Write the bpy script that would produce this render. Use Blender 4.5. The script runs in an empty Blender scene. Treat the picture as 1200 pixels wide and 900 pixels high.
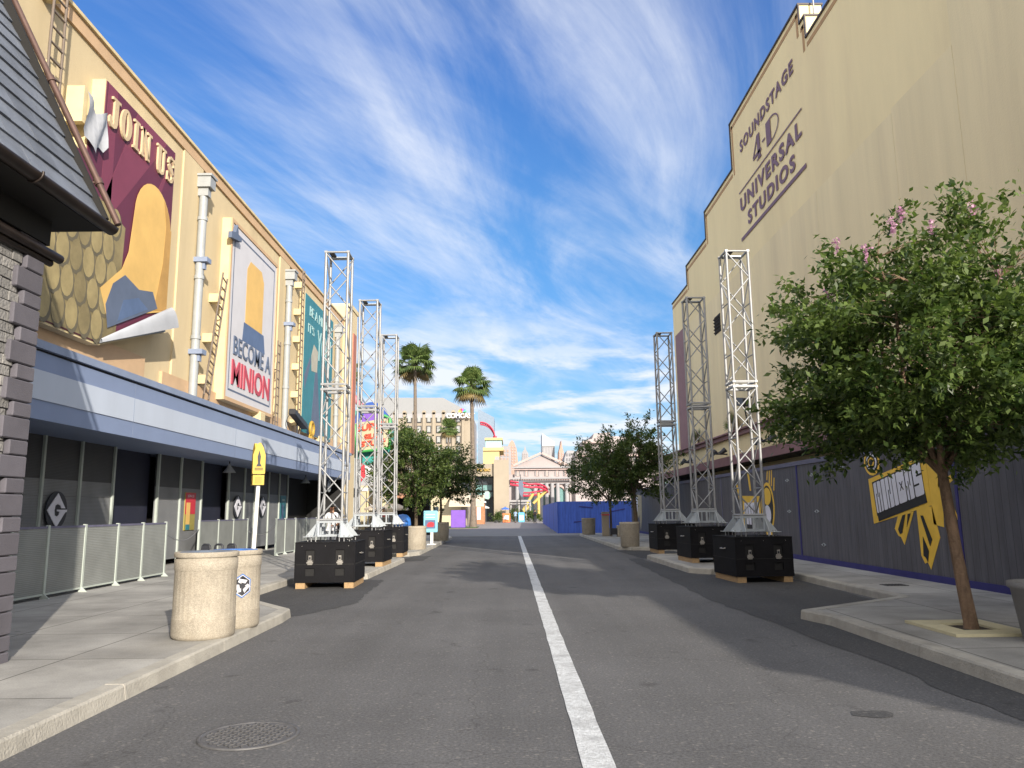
import bpy, bmesh, math, random
import numpy as np
from mathutils import Vector, Matrix, Euler
random.seed(7)
C = bpy.context.scene.collection
SC = bpy.context.scene
R = math.radians

# ------------------------------------------------------------ camera (solved from the kerbs, roof lines and verticals)
FPX = 901.0
CAMH = 1.6
_vx, _vy, _roll = -3.0, 149.0, R(0.65)
_c, _s = math.cos(_roll), math.sin(_roll)
_ux, _uy = _vx*_c-_vy*_s, _vx*_s+_vy*_c
PITCH = math.atan2(_uy, FPX)
YAW = math.atan2(_ux, FPX/math.cos(PITCH))
FW = Vector((-math.sin(YAW)*math.cos(PITCH), math.cos(YAW)*math.cos(PITCH), math.sin(PITCH)))
_rt = Vector((math.cos(YAW), math.sin(YAW), 0))
_up = _rt.cross(FW)
RT = _c*_rt-_s*_up
UP = _s*_rt+_c*_up
EYE = Vector((0, 0, CAMH))
def ray(x, y): return FW*FPX+RT*(x-600)-UP*(y-450)
def at(x, y, Y):            # measured point at distance Y
    d = ray(x, y); return EYE+d*(Y/d.y)
def onx(x, y, X):
    d = ray(x, y); return EYE+d*(X/d.x)
def gr(x, y, z=0.0):
    d = ray(x, y); return EYE+d*((z-CAMH)/d.z)
cam_d = bpy.data.cameras.new('camera'); cam = bpy.data.objects.new('camera', cam_d); C.objects.link(cam)
cam_d.sensor_width = 36; cam_d.lens = FPX*36/1200; cam_d.clip_end = 6000; cam_d.clip_start = .05
mw = Matrix((RT, UP, -FW)).transposed().to_4x4(); mw.translation = EYE
cam.matrix_world = mw
SC.camera = cam

# ------------------------------------------------------------ materials
def s2l(c):
    return tuple(((v/255)/12.92 if v/255 <= .04045 else ((v/255+.055)/1.055)**2.4) for v in c)
MATS = {}
def nt(name):
    m = bpy.data.materials.new(name); m.use_nodes = True
    n = m.node_tree; b = n.nodes['Principled BSDF']
    return m, n, n.nodes, n.links, b
def mat(name, col, rough=.75, metal=0.0, var=.12, scale=2.0, stretch=(1, 1, 1), bump=0.0, bscale=60.0, dirt=0.0, dirtcol=None, spec=None, island=0.0, speck=0.0, speckscale=110):
    """procedural paint / plaster / metal: base colour with two scales of variation, optional grime and bump"""
    m, n, N, L, b = nt(name)
    col = tuple(col)[:3]
    tc = N.new('ShaderNodeNewGeometry')
    mp = N.new('ShaderNodeMapping'); mp.inputs['Scale'].default_value = stretch
    L.new(tc.outputs['Position'], mp.inputs['Vector'])
    nz = N.new('ShaderNodeTexNoise'); nz.inputs['Scale'].default_value = scale; nz.inputs['Detail'].default_value = 6; nz.inputs['Roughness'].default_value = .65
    L.new(mp.outputs['Vector'], nz.inputs['Vector'])
    mr = N.new('ShaderNodeMapRange'); mr.inputs['From Min'].default_value = .3; mr.inputs['From Max'].default_value = .7
    mr.inputs['To Min'].default_value = 1-var; mr.inputs['To Max'].default_value = 1+var
    L.new(nz.outputs['Fac'], mr.inputs['Value'])
    mul = N.new('ShaderNodeMix'); mul.data_type = 'RGBA'; mul.blend_type = 'MULTIPLY'; mul.inputs[0].default_value = 1
    mul.inputs[6].default_value = (*col, 1)
    L.new(mr.outputs['Result'], mul.inputs[7])
    out = mul.outputs[2]
    if island:
        ml = N.new('ShaderNodeMapRange'); ml.inputs['To Min'].default_value = 1-island; ml.inputs['To Max'].default_value = 1+island
        L.new(tc.outputs['Random Per Island'], ml.inputs['Value'])
        m3 = N.new('ShaderNodeMix'); m3.data_type = 'RGBA'; m3.blend_type = 'MULTIPLY'; m3.inputs[0].default_value = 1
        L.new(out, m3.inputs[6]); L.new(ml.outputs['Result'], m3.inputs[7]); out = m3.outputs[2]
    if speck:
        vo = N.new('ShaderNodeTexVoronoi'); vo.inputs['Scale'].default_value = speckscale; L.new(tc.outputs['Position'], vo.inputs['Vector'])
        sc_ = N.new('ShaderNodeSeparateColor'); L.new(vo.outputs['Color'], sc_.inputs[0])
        ms_ = N.new('ShaderNodeMapRange'); ms_.inputs['To Min'].default_value = 1-speck; ms_.inputs['To Max'].default_value = 1+speck*.8; L.new(sc_.outputs[0], ms_.inputs['Value'])
        m4 = N.new('ShaderNodeMix'); m4.data_type = 'RGBA'; m4.blend_type = 'MULTIPLY'; m4.inputs[0].default_value = 1
        L.new(out, m4.inputs[6]); L.new(ms_.outputs['Result'], m4.inputs[7]); out = m4.outputs[2]
    if dirt:
        n2 = N.new('ShaderNodeTexNoise'); n2.inputs['Scale'].default_value = scale*.45; n2.inputs['Detail'].default_value = 9; n2.inputs['Roughness'].default_value = .7
        L.new(mp.outputs['Vector'], n2.inputs['Vector'])
        r2 = N.new('ShaderNodeMapRange'); r2.inputs['From Min'].default_value = .5; r2.inputs['From Max'].default_value = .72; r2.inputs['To Max'].default_value = dirt
        L.new(n2.outputs['Fac'], r2.inputs['Value'])
        m2 = N.new('ShaderNodeMix'); m2.data_type = 'RGBA'
        L.new(r2.outputs['Result'], m2.inputs[0]); L.new(out, m2.inputs[6])
        m2.inputs[7].default_value = (*(dirtcol or tuple(c*.45 for c in col)), 1); out = m2.outputs[2]
    L.new(out, b.inputs['Base Color'])
    b.inputs['Roughness'].default_value = rough; b.inputs['Metallic'].default_value = metal
    if spec is not None: b.inputs['Specular IOR Level'].default_value = spec
    if bump:
        nb = N.new('ShaderNodeTexNoise'); nb.inputs['Scale'].default_value = bscale; nb.inputs['Detail'].default_value = 5
        L.new(tc.outputs['Position'], nb.inputs['Vector'])
        bp = N.new('ShaderNodeBump'); bp.inputs['Strength'].default_value = bump; bp.inputs['Distance'].default_value = .02
        L.new(nb.outputs['Fac'], bp.inputs['Height']); L.new(bp.outputs['Normal'], b.inputs['Normal'])
    MATS[name] = m
    return m

def asphalt_mat(name, base, speck=.5):
    m, n, N, L, b = nt(name)
    g = N.new('ShaderNodeNewGeometry')
    big = N.new('ShaderNodeTexNoise'); big.inputs['Scale'].default_value = .35; big.inputs['Detail'].default_value = 6; big.inputs['Roughness'].default_value = .6
    fine = N.new('ShaderNodeTexNoise'); fine.inputs['Scale'].default_value = 42; fine.inputs['Detail'].default_value = 4; fine.inputs['Roughness'].default_value = .8
    vor = N.new('ShaderNodeTexVoronoi'); vor.inputs['Scale'].default_value = 48
    for q in (big, fine, vor): L.new(g.outputs['Position'], q.inputs['Vector'])
    a = N.new('ShaderNodeMapRange'); a.inputs['From Min'].default_value = .3; a.inputs['From Max'].default_value = .7; a.inputs['To Min'].default_value = .82; a.inputs['To Max'].default_value = 1.15
    L.new(big.outputs['Fac'], a.inputs['Value'])
    f = N.new('ShaderNodeMapRange'); f.inputs['From Min'].default_value = .25; f.inputs['From Max'].default_value = .75; f.inputs['To Min'].default_value = .42; f.inputs['To Max'].default_value = 1.6
    L.new(fine.outputs['Fac'], f.inputs['Value'])
    pr = N.new('ShaderNodeMath'); pr.operation = 'MULTIPLY'; L.new(a.outputs['Result'], pr.inputs[0]); L.new(f.outputs['Result'], pr.inputs[1])
    # pale stones in the mix
    sp = N.new('ShaderNodeMapRange'); sp.inputs['From Min'].default_value = .93; sp.inputs['From Max'].default_value = 1.0; sp.inputs['To Min'].default_value = 0; sp.inputs['To Max'].default_value = speck
    sx = N.new('ShaderNodeSeparateColor'); L.new(vor.outputs['Color'], sx.inputs[0]); L.new(sx.outputs[0], sp.inputs['Value'])
    mul = N.new('ShaderNodeMix'); mul.data_type = 'RGBA'; mul.blend_type = 'MULTIPLY'; mul.inputs[0].default_value = 1
    mul.inputs[6].default_value = (*base, 1); L.new(pr.outputs[0], mul.inputs[7])
    mx = N.new('ShaderNodeMix'); mx.data_type = 'RGBA'; L.new(sp.outputs['Result'], mx.inputs[0]); L.new(mul.outputs[2], mx.inputs[6]); mx.inputs[7].default_value = (.34, .32, .29, 1)
    # tyre-worn long streaks
    mp = N.new('ShaderNodeMapping'); mp.inputs['Scale'].default_value = (1.3, .05, 1); L.new(g.outputs['Position'], mp.inputs['Vector'])
    st = N.new('ShaderNodeTexNoise'); st.inputs['Scale'].default_value = 1.2; st.inputs['Detail'].default_value = 4; L.new(mp.outputs['Vector'], st.inputs['Vector'])
    sr = N.new('ShaderNodeMapRange'); sr.inputs['From Min'].default_value = .35; sr.inputs['From Max'].default_value = .65; sr.inputs['To Min'].default_value = .9; sr.inputs['To Max'].default_value = 1.08
    L.new(st.outputs['Fac'], sr.inputs['Value'])
    m2 = N.new('ShaderNodeMix'); m2.data_type = 'RGBA'; m2.blend_type = 'MULTIPLY'; m2.inputs[0].default_value = 1; L.new(mx.outputs[2], m2.inputs[6]); L.new(sr.outputs['Result'], m2.inputs[7])
    # oil spots, drips and hairline cracks
    os_ = N.new('ShaderNodeTexNoise'); os_.inputs['Scale'].default_value = 1.9; os_.inputs['Detail'].default_value = 3; os_.inputs['Roughness'].default_value = .45; L.new(g.outputs['Position'], os_.inputs['Vector'])
    om = N.new('ShaderNodeMapRange'); om.inputs['From Min'].default_value = .66; om.inputs['From Max'].default_value = .74; om.inputs['To Min'].default_value = 1; om.inputs['To Max'].default_value = .62; L.new(os_.outputs['Fac'], om.inputs['Value'])
    wp = N.new('ShaderNodeTexNoise'); wp.inputs['Scale'].default_value = 1.6; wp.inputs['Detail'].default_value = 5; L.new(g.outputs['Position'], wp.inputs['Vector'])
    wv = N.new('ShaderNodeMix'); wv.data_type = 'VECTOR'; wv.inputs[0].default_value = .45; L.new(g.outputs['Position'], wv.inputs[4]); L.new(wp.outputs['Color'], wv.inputs[5])
    ck = N.new('ShaderNodeTexVoronoi'); ck.feature = 'DISTANCE_TO_EDGE'; ck.inputs['Scale'].default_value = .55; L.new(wv.outputs[1], ck.inputs['Vector'])
    cm = N.new('ShaderNodeMapRange'); cm.inputs['From Min'].default_value = .0; cm.inputs['From Max'].default_value = .0035; cm.inputs['To Min'].default_value = .72; cm.inputs['To Max'].default_value = 1; L.new(ck.outputs['Distance'], cm.inputs['Value'])
    oc = N.new('ShaderNodeMath'); oc.operation = 'MULTIPLY'; L.new(om.outputs[0], oc.inputs[0]); L.new(cm.outputs[0], oc.inputs[1])
    m9 = N.new('ShaderNodeMix'); m9.data_type = 'RGBA'; m9.blend_type = 'MULTIPLY'; m9.inputs[0].default_value = 1; L.new(m2.outputs[2], m9.inputs[6]); L.new(oc.outputs[0], m9.inputs[7])
    L.new(m9.outputs[2], b.inputs['Base Color']); b.inputs['Roughness'].default_value = .85
    b.inputs['Specular IOR Level'].default_value = .3
    bp = N.new('ShaderNodeBump'); bp.inputs['Strength'].default_value = .55; bp.inputs['Distance'].default_value = .006
    L.new(fine.outputs['Fac'], bp.inputs['Height']); L.new(bp.outputs['Normal'], b.inputs['Normal'])
    return m

def concrete_mat(name, base, joint=1.55, jx=0.0):
    """sidewalk concrete with tooled joints, blotches and speckle"""
    m, n, N, L, b = nt(name)
    g = N.new('ShaderNodeNewGeometry')
    big = N.new('ShaderNodeTexNoise'); big.inputs['Scale'].default_value = .9; big.inputs['Detail'].default_value = 8; big.inputs['Roughness'].default_value = .62
    fine = N.new('ShaderNodeTexNoise'); fine.inputs['Scale'].default_value = 70; fine.inputs['Detail'].default_value = 4
    L.new(g.outputs['Position'], big.inputs['Vector']); L.new(g.outputs['Position'], fine.inputs['Vector'])
    a = N.new('ShaderNodeMapRange'); a.inputs['From Min'].default_value = .3; a.inputs['From Max'].default_value = .7; a.inputs['To Min'].default_value = .62; a.inputs['To Max'].default_value = 1.22
    L.new(big.outputs['Fac'], a.inputs['Value'])
    f = N.new('ShaderNodeMapRange'); f.inputs['From Min'].default_value = .3; f.inputs['From Max'].default_value = .7; f.inputs['To Min'].default_value = .86; f.inputs['To Max'].default_value = 1.12
    L.new(fine.outputs['Fac'], f.inputs['Value'])
    pm = N.new('ShaderNodeMath'); pm.operation = 'MULTIPLY'; L.new(a.outputs['Result'], pm.inputs[0]); L.new(f.outputs['Result'], pm.inputs[1])
    br = N.new('ShaderNodeTexBrick'); br.offset = .0; br.inputs['Scale'].default_value = 1.0
    br.inputs['Brick Width'].default_value = joint; br.inputs['Row Height'].default_value = joint*1.12; br.inputs['Mortar Size'].default_value = .012; br.inputs['Mortar Smooth'].default_value = .4
    br.inputs['Color1'].default_value = (1, 1, 1, 1); br.inputs['Color2'].default_value = (.84, .84, .84, 1); br.inputs['Mortar'].default_value = (.28, .27, .26, 1)
    mp = N.new('ShaderNodeMapping'); mp.inputs['Location'].default_value = (jx, .3, 0); mp.inputs['Rotation'].default_value = (0, 0, 0); L.new(g.outputs['Position'], mp.inputs['Vector']); L.new(mp.outputs['Vector'], br.inputs['Vector'])
    m1 = N.new('ShaderNodeMix'); m1.data_type = 'RGBA'; m1.blend_type = 'MULTIPLY'; m1.inputs[0].default_value = 1; m1.inputs[6].default_value = (*base, 1); L.new(pm.outputs[0], m1.inputs[7])
    m2 = N.new('ShaderNodeMix'); m2.data_type = 'RGBA'; m2.blend_type = 'MULTIPLY'; m2.inputs[0].default_value = 1; L.new(m1.outputs[2], m2.inputs[6]); L.new(br.outputs['Color'], m2.inputs[7])
    # gum spots
    vo = N.new('ShaderNodeTexVoronoi'); vo.inputs['Scale'].default_value = 1.1; L.new(g.outputs['Position'], vo.inputs['Vector'])
    vr = N.new('ShaderNodeMapRange'); vr.inputs['From Min'].default_value = .03; vr.inputs['From Max'].default_value = .045; vr.inputs['To Min'].default_value = .6; vr.inputs['To Max'].default_value = 0
    L.new(vo.outputs['Distance'], vr.inputs['Value'])
    m3 = N.new('ShaderNodeMix'); m3.data_type = 'RGBA'; L.new(vr.outputs['Result'], m3.inputs[0]); L.new(m2.outputs[2], m3.inputs[6]); m3.inputs[7].default_value = (.1, .1, .1, 1)
    L.new(m3.outputs[2], b.inputs['Base Color']); b.inputs['Roughness'].default_value = .8
    bp = N.new('ShaderNodeBump'); bp.inputs['Strength'].default_value = .25; bp.inputs['Distance'].default_value = .006
    L.new(fine.outputs['Fac'], bp.inputs['Height']); L.new(bp.outputs['Normal'], b.inputs['Normal'])
    return m

def mesh_screen_mat(name, col):
    """perforated metal sheet: fine horizontal louvre ripples"""
    m, n, N, L, b = nt(name)
    g = N.new('ShaderNodeNewGeometry')
    w = N.new('ShaderNodeTexWave'); w.wave_type = 'BANDS'; w.bands_direction = 'Z'; w.inputs['Scale'].default_value = 9.5; w.inputs['Distortion'].default_value = .15
    L.new(g.outputs['Position'], w.inputs['Vector'])
    nz = N.new('ShaderNodeTexNoise'); nz.inputs['Scale'].default_value = 1.7; nz.inputs['Detail'].default_value = 5; L.new(g.outputs['Position'], nz.inputs['Vector'])
    r = N.new('ShaderNodeMapRange'); r.inputs['To Min'].default_value = .8; r.inputs['To Max'].default_value = 1.08; L.new(w.outputs['Fac'], r.inputs['Value'])
    r2 = N.new('ShaderNodeMapRange'); r2.inputs['From Min'].default_value = .3; r2.inputs['From Max'].default_value = .7; r2.inputs['To Min'].default_value = .86; r2.inputs['To Max'].default_value = 1.1; L.new(nz.outputs['Fac'], r2.inputs['Value'])
    p = N.new('ShaderNodeMath'); p.operation = 'MULTIPLY'; L.new(r.outputs[0], p.inputs[0]); L.new(r2.outputs[0], p.inputs[1])
    m1 = N.new('ShaderNodeMix'); m1.data_type = 'RGBA'; m1.blend_type = 'MULTIPLY'; m1.inputs[0].default_value = 1; m1.inputs[6].default_value = (*col, 1); L.new(p.outputs[0], m1.inputs[7])
    L.new(m1.outputs[2], b.inputs['Base Color']); b.inputs['Roughness'].default_value = .6
    bp = N.new('ShaderNodeBump'); bp.inputs['Strength'].default_value = .3; bp.inputs['Distance'].default_value = .01; L.new(w.outputs['Fac'], bp.inputs['Height']); L.new(bp.outputs['Normal'], b.inputs['Normal'])
    return m

def board_mat(name, col, direction='Y', scale=1.9):
    """painted vertical boarding with shallow grooves"""
    m, n, N, L, b = nt(name)
    g = N.new('ShaderNodeNewGeometry')
    sp = N.new('ShaderNodeSeparateXYZ'); L.new(g.outputs['Position'], sp.inputs[0])
    mu = N.new('ShaderNodeMath'); mu.operation = 'MULTIPLY'; mu.inputs[1].default_value = 1/.2; L.new(sp.outputs[direction], mu.inputs[0])
    fr = N.new('ShaderNodeMath'); fr.operation = 'FRACT'; L.new(mu.outputs[0], fr.inputs[0])
    gt = N.new('ShaderNodeMapRange'); gt.inputs['From Min'].default_value = .0; gt.inputs['From Max'].default_value = .09; gt.inputs['To Min'].default_value = .35; gt.inputs['To Max'].default_value = 1
    L.new(fr.outputs[0], gt.inputs['Value'])
    mp = N.new('ShaderNodeMapping'); mp.inputs['Scale'].default_value = (2, 2, .3); L.new(g.outputs['Position'], mp.inputs['Vector'])
    nz = N.new('ShaderNodeTexNoise'); nz.inputs['Scale'].default_value = 2.2; nz.inputs['Detail'].default_value = 8; nz.inputs['Roughness'].default_value = .7; L.new(mp.outputs['Vector'], nz.inputs['Vector'])
    r2 = N.new('ShaderNodeMapRange'); r2.inputs['From Min'].default_value = .3; r2.inputs['From Max'].default_value = .7; r2.inputs['To Min'].default_value = .7; r2.inputs['To Max'].default_value = 1.3; L.new(nz.outputs['Fac'], r2.inputs['Value'])
    p = N.new('ShaderNodeMath'); p.operation = 'MULTIPLY'; L.new(gt.outputs[0], p.inputs[0]); L.new(r2.outputs[0], p.inputs[1])
    m1 = N.new('ShaderNodeMix'); m1.data_type = 'RGBA'; m1.blend_type = 'MULTIPLY'; m1.inputs[0].default_value = 1; m1.inputs[6].default_value = (*col, 1); L.new(p.outputs[0], m1.inputs[7])
    L.new(m1.outputs[2], b.inputs['Base Color']); b.inputs['Roughness'].default_value = .7
    bp = N.new('ShaderNodeBump'); bp.inputs['Strength'].default_value = .5; bp.inputs['Distance'].default_value = .01; L.new(p.outputs[0], bp.inputs['Height']); L.new(bp.outputs['Normal'], b.inputs['Normal'])
    return m

def leaf_mat(name, c1, c2, trans=.35):
    m, n, N, L, b = nt(name)
    g = N.new('ShaderNodeNewGeometry')
    cn_ = N.new('ShaderNodeTexNoise'); cn_.inputs['Scale'].default_value = 2.2; cn_.inputs['Detail'].default_value = 3; L.new(g.outputs['Position'], cn_.inputs['Vector'])
    cr_ = N.new('ShaderNodeMapRange'); cr_.inputs['From Min'].default_value = .32; cr_.inputs['From Max'].default_value = .68; cr_.inputs['To Min'].default_value = -.35; cr_.inputs['To Max'].default_value = .45; L.new(cn_.outputs['Fac'], cr_.inputs['Value'])
    ca_ = N.new('ShaderNodeMath'); ca_.operation = 'ADD'; ca_.use_clamp = True; L.new(cr_.outputs[0], ca_.inputs[0]); L.new(g.outputs['Random Per Island'], ca_.inputs[1])
    mx = N.new('ShaderNodeMix'); mx.data_type = 'RGBA'; mx.inputs[6].default_value = (*c1, 1); mx.inputs[7].default_value = (*c2, 1)
    L.new(ca_.outputs[0], mx.inputs[0]); L.new(mx.outputs[2], b.inputs['Base Color'])
    b.inputs['Roughness'].default_value = .45; b.inputs['Specular IOR Level'].default_value = .4
    t = N.new('ShaderNodeBsdfTranslucent'); hs = N.new('ShaderNodeHueSaturation'); hs.inputs['Value'].default_value = 1.6; hs.inputs['Saturation'].default_value = 1.1
    L.new(mx.outputs[2], hs.inputs['Color']); L.new(hs.outputs['Color'], t.inputs['Color'])
    ms = N.new('ShaderNodeMixShader'); ms.inputs[0].default_value = trans
    L.new(b.outputs[0], ms.inputs[1]); L.new(t.outputs[0], ms.inputs[2]); L.new(ms.outputs[0], N['Material Output'].inputs['Surface'])
    return m

# ------------------------------------------------------------ mesh builder
class MB:
    def __init__(s): s.v = []; s.f = []; s.m = []; s.mats = []; s.sm = []
    def mi(s, m):
        if m not in s.mats: s.mats.append(m)
        return s.mats.index(m)
    def add(s, vs, fs, m, smooth=False):
        o = len(s.v); s.v.extend([tuple(v) for v in vs]); k = s.mi(m)
        for f in fs: s.f.append(tuple(i+o for i in f)); s.m.append(k); s.sm.append(smooth)
    def box(s, x0, x1, y0, y1, z0, z1, m, M=None, bev=0):
        if x0 > x1: x0, x1 = x1, x0
        if y0 > y1: y0, y1 = y1, y0
        if z0 > z1: z0, z1 = z1, z0
        if bev:
            b = bev; vs = []; 
            for z, i in ((z0, b), (z0+b, 0), (z1-b, 0), (z1, b)):
                for (x, y) in ((x0+i+(0 if i else 0), y0+i), (x1-i, y0+i), (x1-i, y1-i), (x0+i, y1-i)):
                    vs.append(Vector((x, y, z)))
            # octagonal corners
            ring = []
            for z, i in ((z0, b), (z0+b, 0), (z1-b, 0), (z1, b)):
                X0, X1, Y0, Y1 = x0+i, x1-i, y0+i, y1-i
                q = b if i == 0 else b*.5
                ring.append([Vector(p) for p in ((X0+q, Y0, z), (X1-q, Y0, z), (X1, Y0+q, z), (X1, Y1-q, z), (X1-q, Y1, z), (X0+q, Y1, z), (X0, Y1-q, z), (X0, Y0+q, z))])
            vs = [v for r in ring for v in r]
            fs = [tuple(range(7, -1, -1)), tuple(range(24, 32))]
            for k in range(3):
                for j in range(8):
                    a = k*8+j; c = k*8+(j+1) % 8
                    fs.append((a, c, c+8, a+8))
        else:
            vs = [Vector(p) for p in ((x0, y0, z0), (x1, y0, z0), (x1, y1, z0), (x0, y1, z0), (x0, y0, z1), (x1, y0, z1), (x1, y1, z1), (x0, y1, z1))]
            fs = [(3, 2, 1, 0), (4, 5, 6, 7), (0, 1, 5, 4), (1, 2, 6, 5), (2, 3, 7, 6), (3, 0, 4, 7)]
        if M is not None: vs = [M @ v for v in vs]
        s.add(vs, fs, m)
    def cyl(s, p0, p1, r0, r1, m, n=10, caps=True, smooth=True):
        p0 = Vector(p0); p1 = Vector(p1); d = (p1-p0)
        if d.length < 1e-6: return
        d.normalize(); a = d.orthogonal().normalized(); b = d.cross(a)
        vs = []
        for p, r in ((p0, r0), (p1, r1)):
            for i in range(n):
                t = 2*math.pi*i/n; vs.append(p+a*math.cos(t)*r+b*math.sin(t)*r)
        s.add(vs, [(i, (i+1) % n, n+(i+1) % n, n+i) for i in range(n)], m, smooth)
        if caps: s.add(vs, [tuple(range(n-1, -1, -1)), tuple(range(n, 2*n))], m)
    def tube(s, pts, rs, m, n=8, caps=True):
        pts = [Vector(p) for p in pts]
        if not hasattr(rs, '__len__'): rs = [rs]*len(pts)
        vs = []; prev = None
        for k, p in enumerate(pts):
            d = (pts[min(k+1, len(pts)-1)]-pts[max(k-1, 0)]).normalized()
            if prev is None: a = d.orthogonal().normalized()
            else:
                a = prev-d*prev.dot(d); a.normalize()
            prev = a; b = d.cross(a)
            for i in range(n):
                t = 2*math.pi*i/n; vs.append(p+(a*math.cos(t)+b*math.sin(t))*rs[k])
        fs = []
        for k in range(len(pts)-1):
            for i in range(n):
                fs.append((k*n+i, k*n+(i+1) % n, (k+1)*n+(i+1) % n, (k+1)*n+i))
        s.add(vs, fs, m, True)
        if caps:
            L = (len(pts)-1)*n
            s.add(vs, [tuple(range(n-1, -1, -1)), tuple(range(L, L+n))], m)
    def lathe(s, prof, m, n=32, c=(0, 0, 0), smooth=True, rib=None):
        vs = []; 
        for r, z in prof:
            for i in range(n):
                t = 2*math.pi*i/n; rr = r*(rib(i) if rib else 1); vs.append((c[0]+rr*math.cos(t), c[1]+rr*math.sin(t), c[2]+z))
        fs = []
        for k in range(len(prof)-1):
            for i in range(n): fs.append((k*n+i, k*n+(i+1) % n, (k+1)*n+(i+1) % n, (k+1)*n+i))
        s.add(vs, fs, m, smooth)
    def disc(s, c, r, z, m, n=32):
        s.add([(c[0]+r*math.cos(2*math.pi*i/n), c[1]+r*math.sin(2*math.pi*i/n), z) for i in range(n)], [tuple(range(n))], m)
    def prism(s, pts, o, u, v, th, m):
        """polygon pts (a,b) in plane o + a*u + b*v, thickness th along u x v"""
        o = Vector(o); u = Vector(u); v = Vector(v); w = u.cross(v).normalized()*th
        n = len(pts)
        A = [o+u*a+v*b for a, b in pts]; B = [p+w for p in A]
        s.add(A+B, [tuple(range(n-1, -1, -1)), tuple(range(n, 2*n))]+[(i, (i+1) % n, n+(i+1) % n, n+i) for i in range(n)], m)
    def build(s, name, origin=(0, 0, 0)):
        me = bpy.data.meshes.new(name)
        o = Vector(origin)
        me.from_pydata([(v[0]-o.x, v[1]-o.y, v[2]-o.z) for v in s.v], [], s.f)
        for m in s.mats: me.materials.append(m)
        me.polygons.foreach_set('material_index', s.m); me.polygons.foreach_set('use_smooth', s.sm)
        bm = bmesh.new(); bm.from_mesh(me); bmesh.ops.recalc_face_normals(bm, faces=bm.faces); bm.to_mesh(me); bm.free()
        me.update()
        return me

ORG = {}
def thing(name, label, cat, loc=(0, 0, 0), group=None, rz=0):
    o = bpy.data.objects.new(name, None); C.objects.link(o); o.location = loc; o.rotation_euler = (0, 0, rz)
    o.empty_display_size = .2
    o['label'] = label; o['category'] = cat
    if group: o['group'] = group
    ORG[o.name] = Vector(loc)
    return o
def part(name, mb, parent, local=False, label=None, kind=None):
    org = Vector((0, 0, 0)) if local else ORG[parent.name]
    o = bpy.data.objects.new(name, mb.build(name, org)); C.objects.link(o); o.parent = parent
    ORG[o.name] = org
    if label: o['label'] = label
    if kind: o['kind'] = kind
    return o
def solo(name, mb, label, cat, loc=(0, 0, 0), group=None, kind=None):
    o = bpy.data.objects.new(name, mb.build(name, loc)); C.objects.link(o); o.location = loc
    if kind: o['kind'] = kind
    if label: o['label'] = label
    if cat: o['category'] = cat
    if group: o['group'] = group
    ORG[o.name] = Vector(loc)
    return o
def struct(name, mb, label=None):
    return solo(name, mb, label, None, kind='structure')
def copy_tree(o, parent=None):
    c = o.copy(); C.objects.link(c)
    if parent is not None: c.parent = parent
    for ch in [x for x in bpy.data.objects if x.parent == o]: copy_tree(ch, c)
    return c
def place(o, loc, rz=0, label=None, group=None):
    c = copy_tree(o); c.location = loc; c.rotation_euler = (0, 0, rz)
    if label: c['label'] = label
    if group: c['group'] = group
    return c

def text_mb(mb, s, o, u, v, w, h, m, depth=.01, bold=0.0, lean=0, space=1.0):
    """lettering fitted into the w x h box whose lower-left corner is o, running along u with up v"""
    cu = bpy.data.curves.new('lettering', 'FONT'); cu.body = s; cu.size = 1; cu.offset = bold; cu.resolution_u = 3; cu.extrude = .01; cu.space_character = space
    ob = bpy.data.objects.new('lettering', cu)
    me = bpy.data.meshes.new_from_object(ob)
    V = np.array([x.co[:] for x in me.vertices])
    mn = V.min(0); mx = V.max(0)
    o = Vector(o); u = Vector(u).normalized(); v = Vector(v).normalized(); nn = u.cross(v).normalized()
    vs = []
    for p in V:
        a = (p[0]-mn[0])/(mx[0]-mn[0])*w; b = (p[1]-mn[1])/(mx[1]-mn[1])*h; c = (p[2]-mn[2])/(mx[2]-mn[2])*depth
        vs.append(o+u*(a+lean*b)+v*b+nn*c)
    mb.add(vs, [tuple(f.vertices) for f in me.polygons], m)
    bpy.data.objects.remove(ob); bpy.data.curves.remove(cu); bpy.data.meshes.remove(me)
def ell(cx, cy, rx, ry, n=28, a0=0, a1=360):
    return [(cx+rx*math.cos(R(a0+(a1-a0)*i/n)), cy+ry*math.sin(R(a0+(a1-a0)*i/n))) for i in range(n + (0 if a1-a0 == 360 else 1))]
# ------------------------------------------------------------ palette (linear base colours)
ASPH = asphalt_mat('asphalt', (.102, .102, .106), .28)
ASPH_D = asphalt_mat('fresh_asphalt', (.056, .057, .061), .18)
CONC = concrete_mat('sidewalk_concrete', (.345, .34, .325))
KERB = mat('kerb_concrete', (.36, .345, .31), .85, var=.2, scale=2.5, bump=.5, bscale=45, dirt=.5, dirtcol=(.14, .135, .125))
GROUT = mat('dark_gap', (.02, .02, .02), .9)
PAINTW = mat('worn_white_paint', (.52, .54, .56), .7, var=.2, scale=7, bump=.5, bscale=90, speck=.22, speckscale=60, dirt=.9, dirtcol=(.22, .22, .23))
STUC_L = mat('warm_cream_stucco', (.56, .46, .29), .9, var=.09, scale=.8, stretch=(1, 1, .25), bump=.25, bscale=40, dirt=.3, dirtcol=(.42, .31, .18))
STUC_PEACH = mat('peach_trim', (.52, .36, .22), .85, var=.08, scale=1.5, dirt=.2)
STUC_R = mat('beige_stucco', (.83, .70, .42), .9, var=.07, scale=.5, stretch=(1, 1, .16), bump=.25, bscale=30, dirt=.4, dirtcol=(.60, .47, .31))
STUC_R2 = mat('beige_stucco_panel', (.80, .68, .43), .9, var=.09, scale=.6, stretch=(1.6, 1.6, .12), bump=.25, bscale=30, dirt=.45, dirtcol=(.56, .45, .32))
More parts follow.
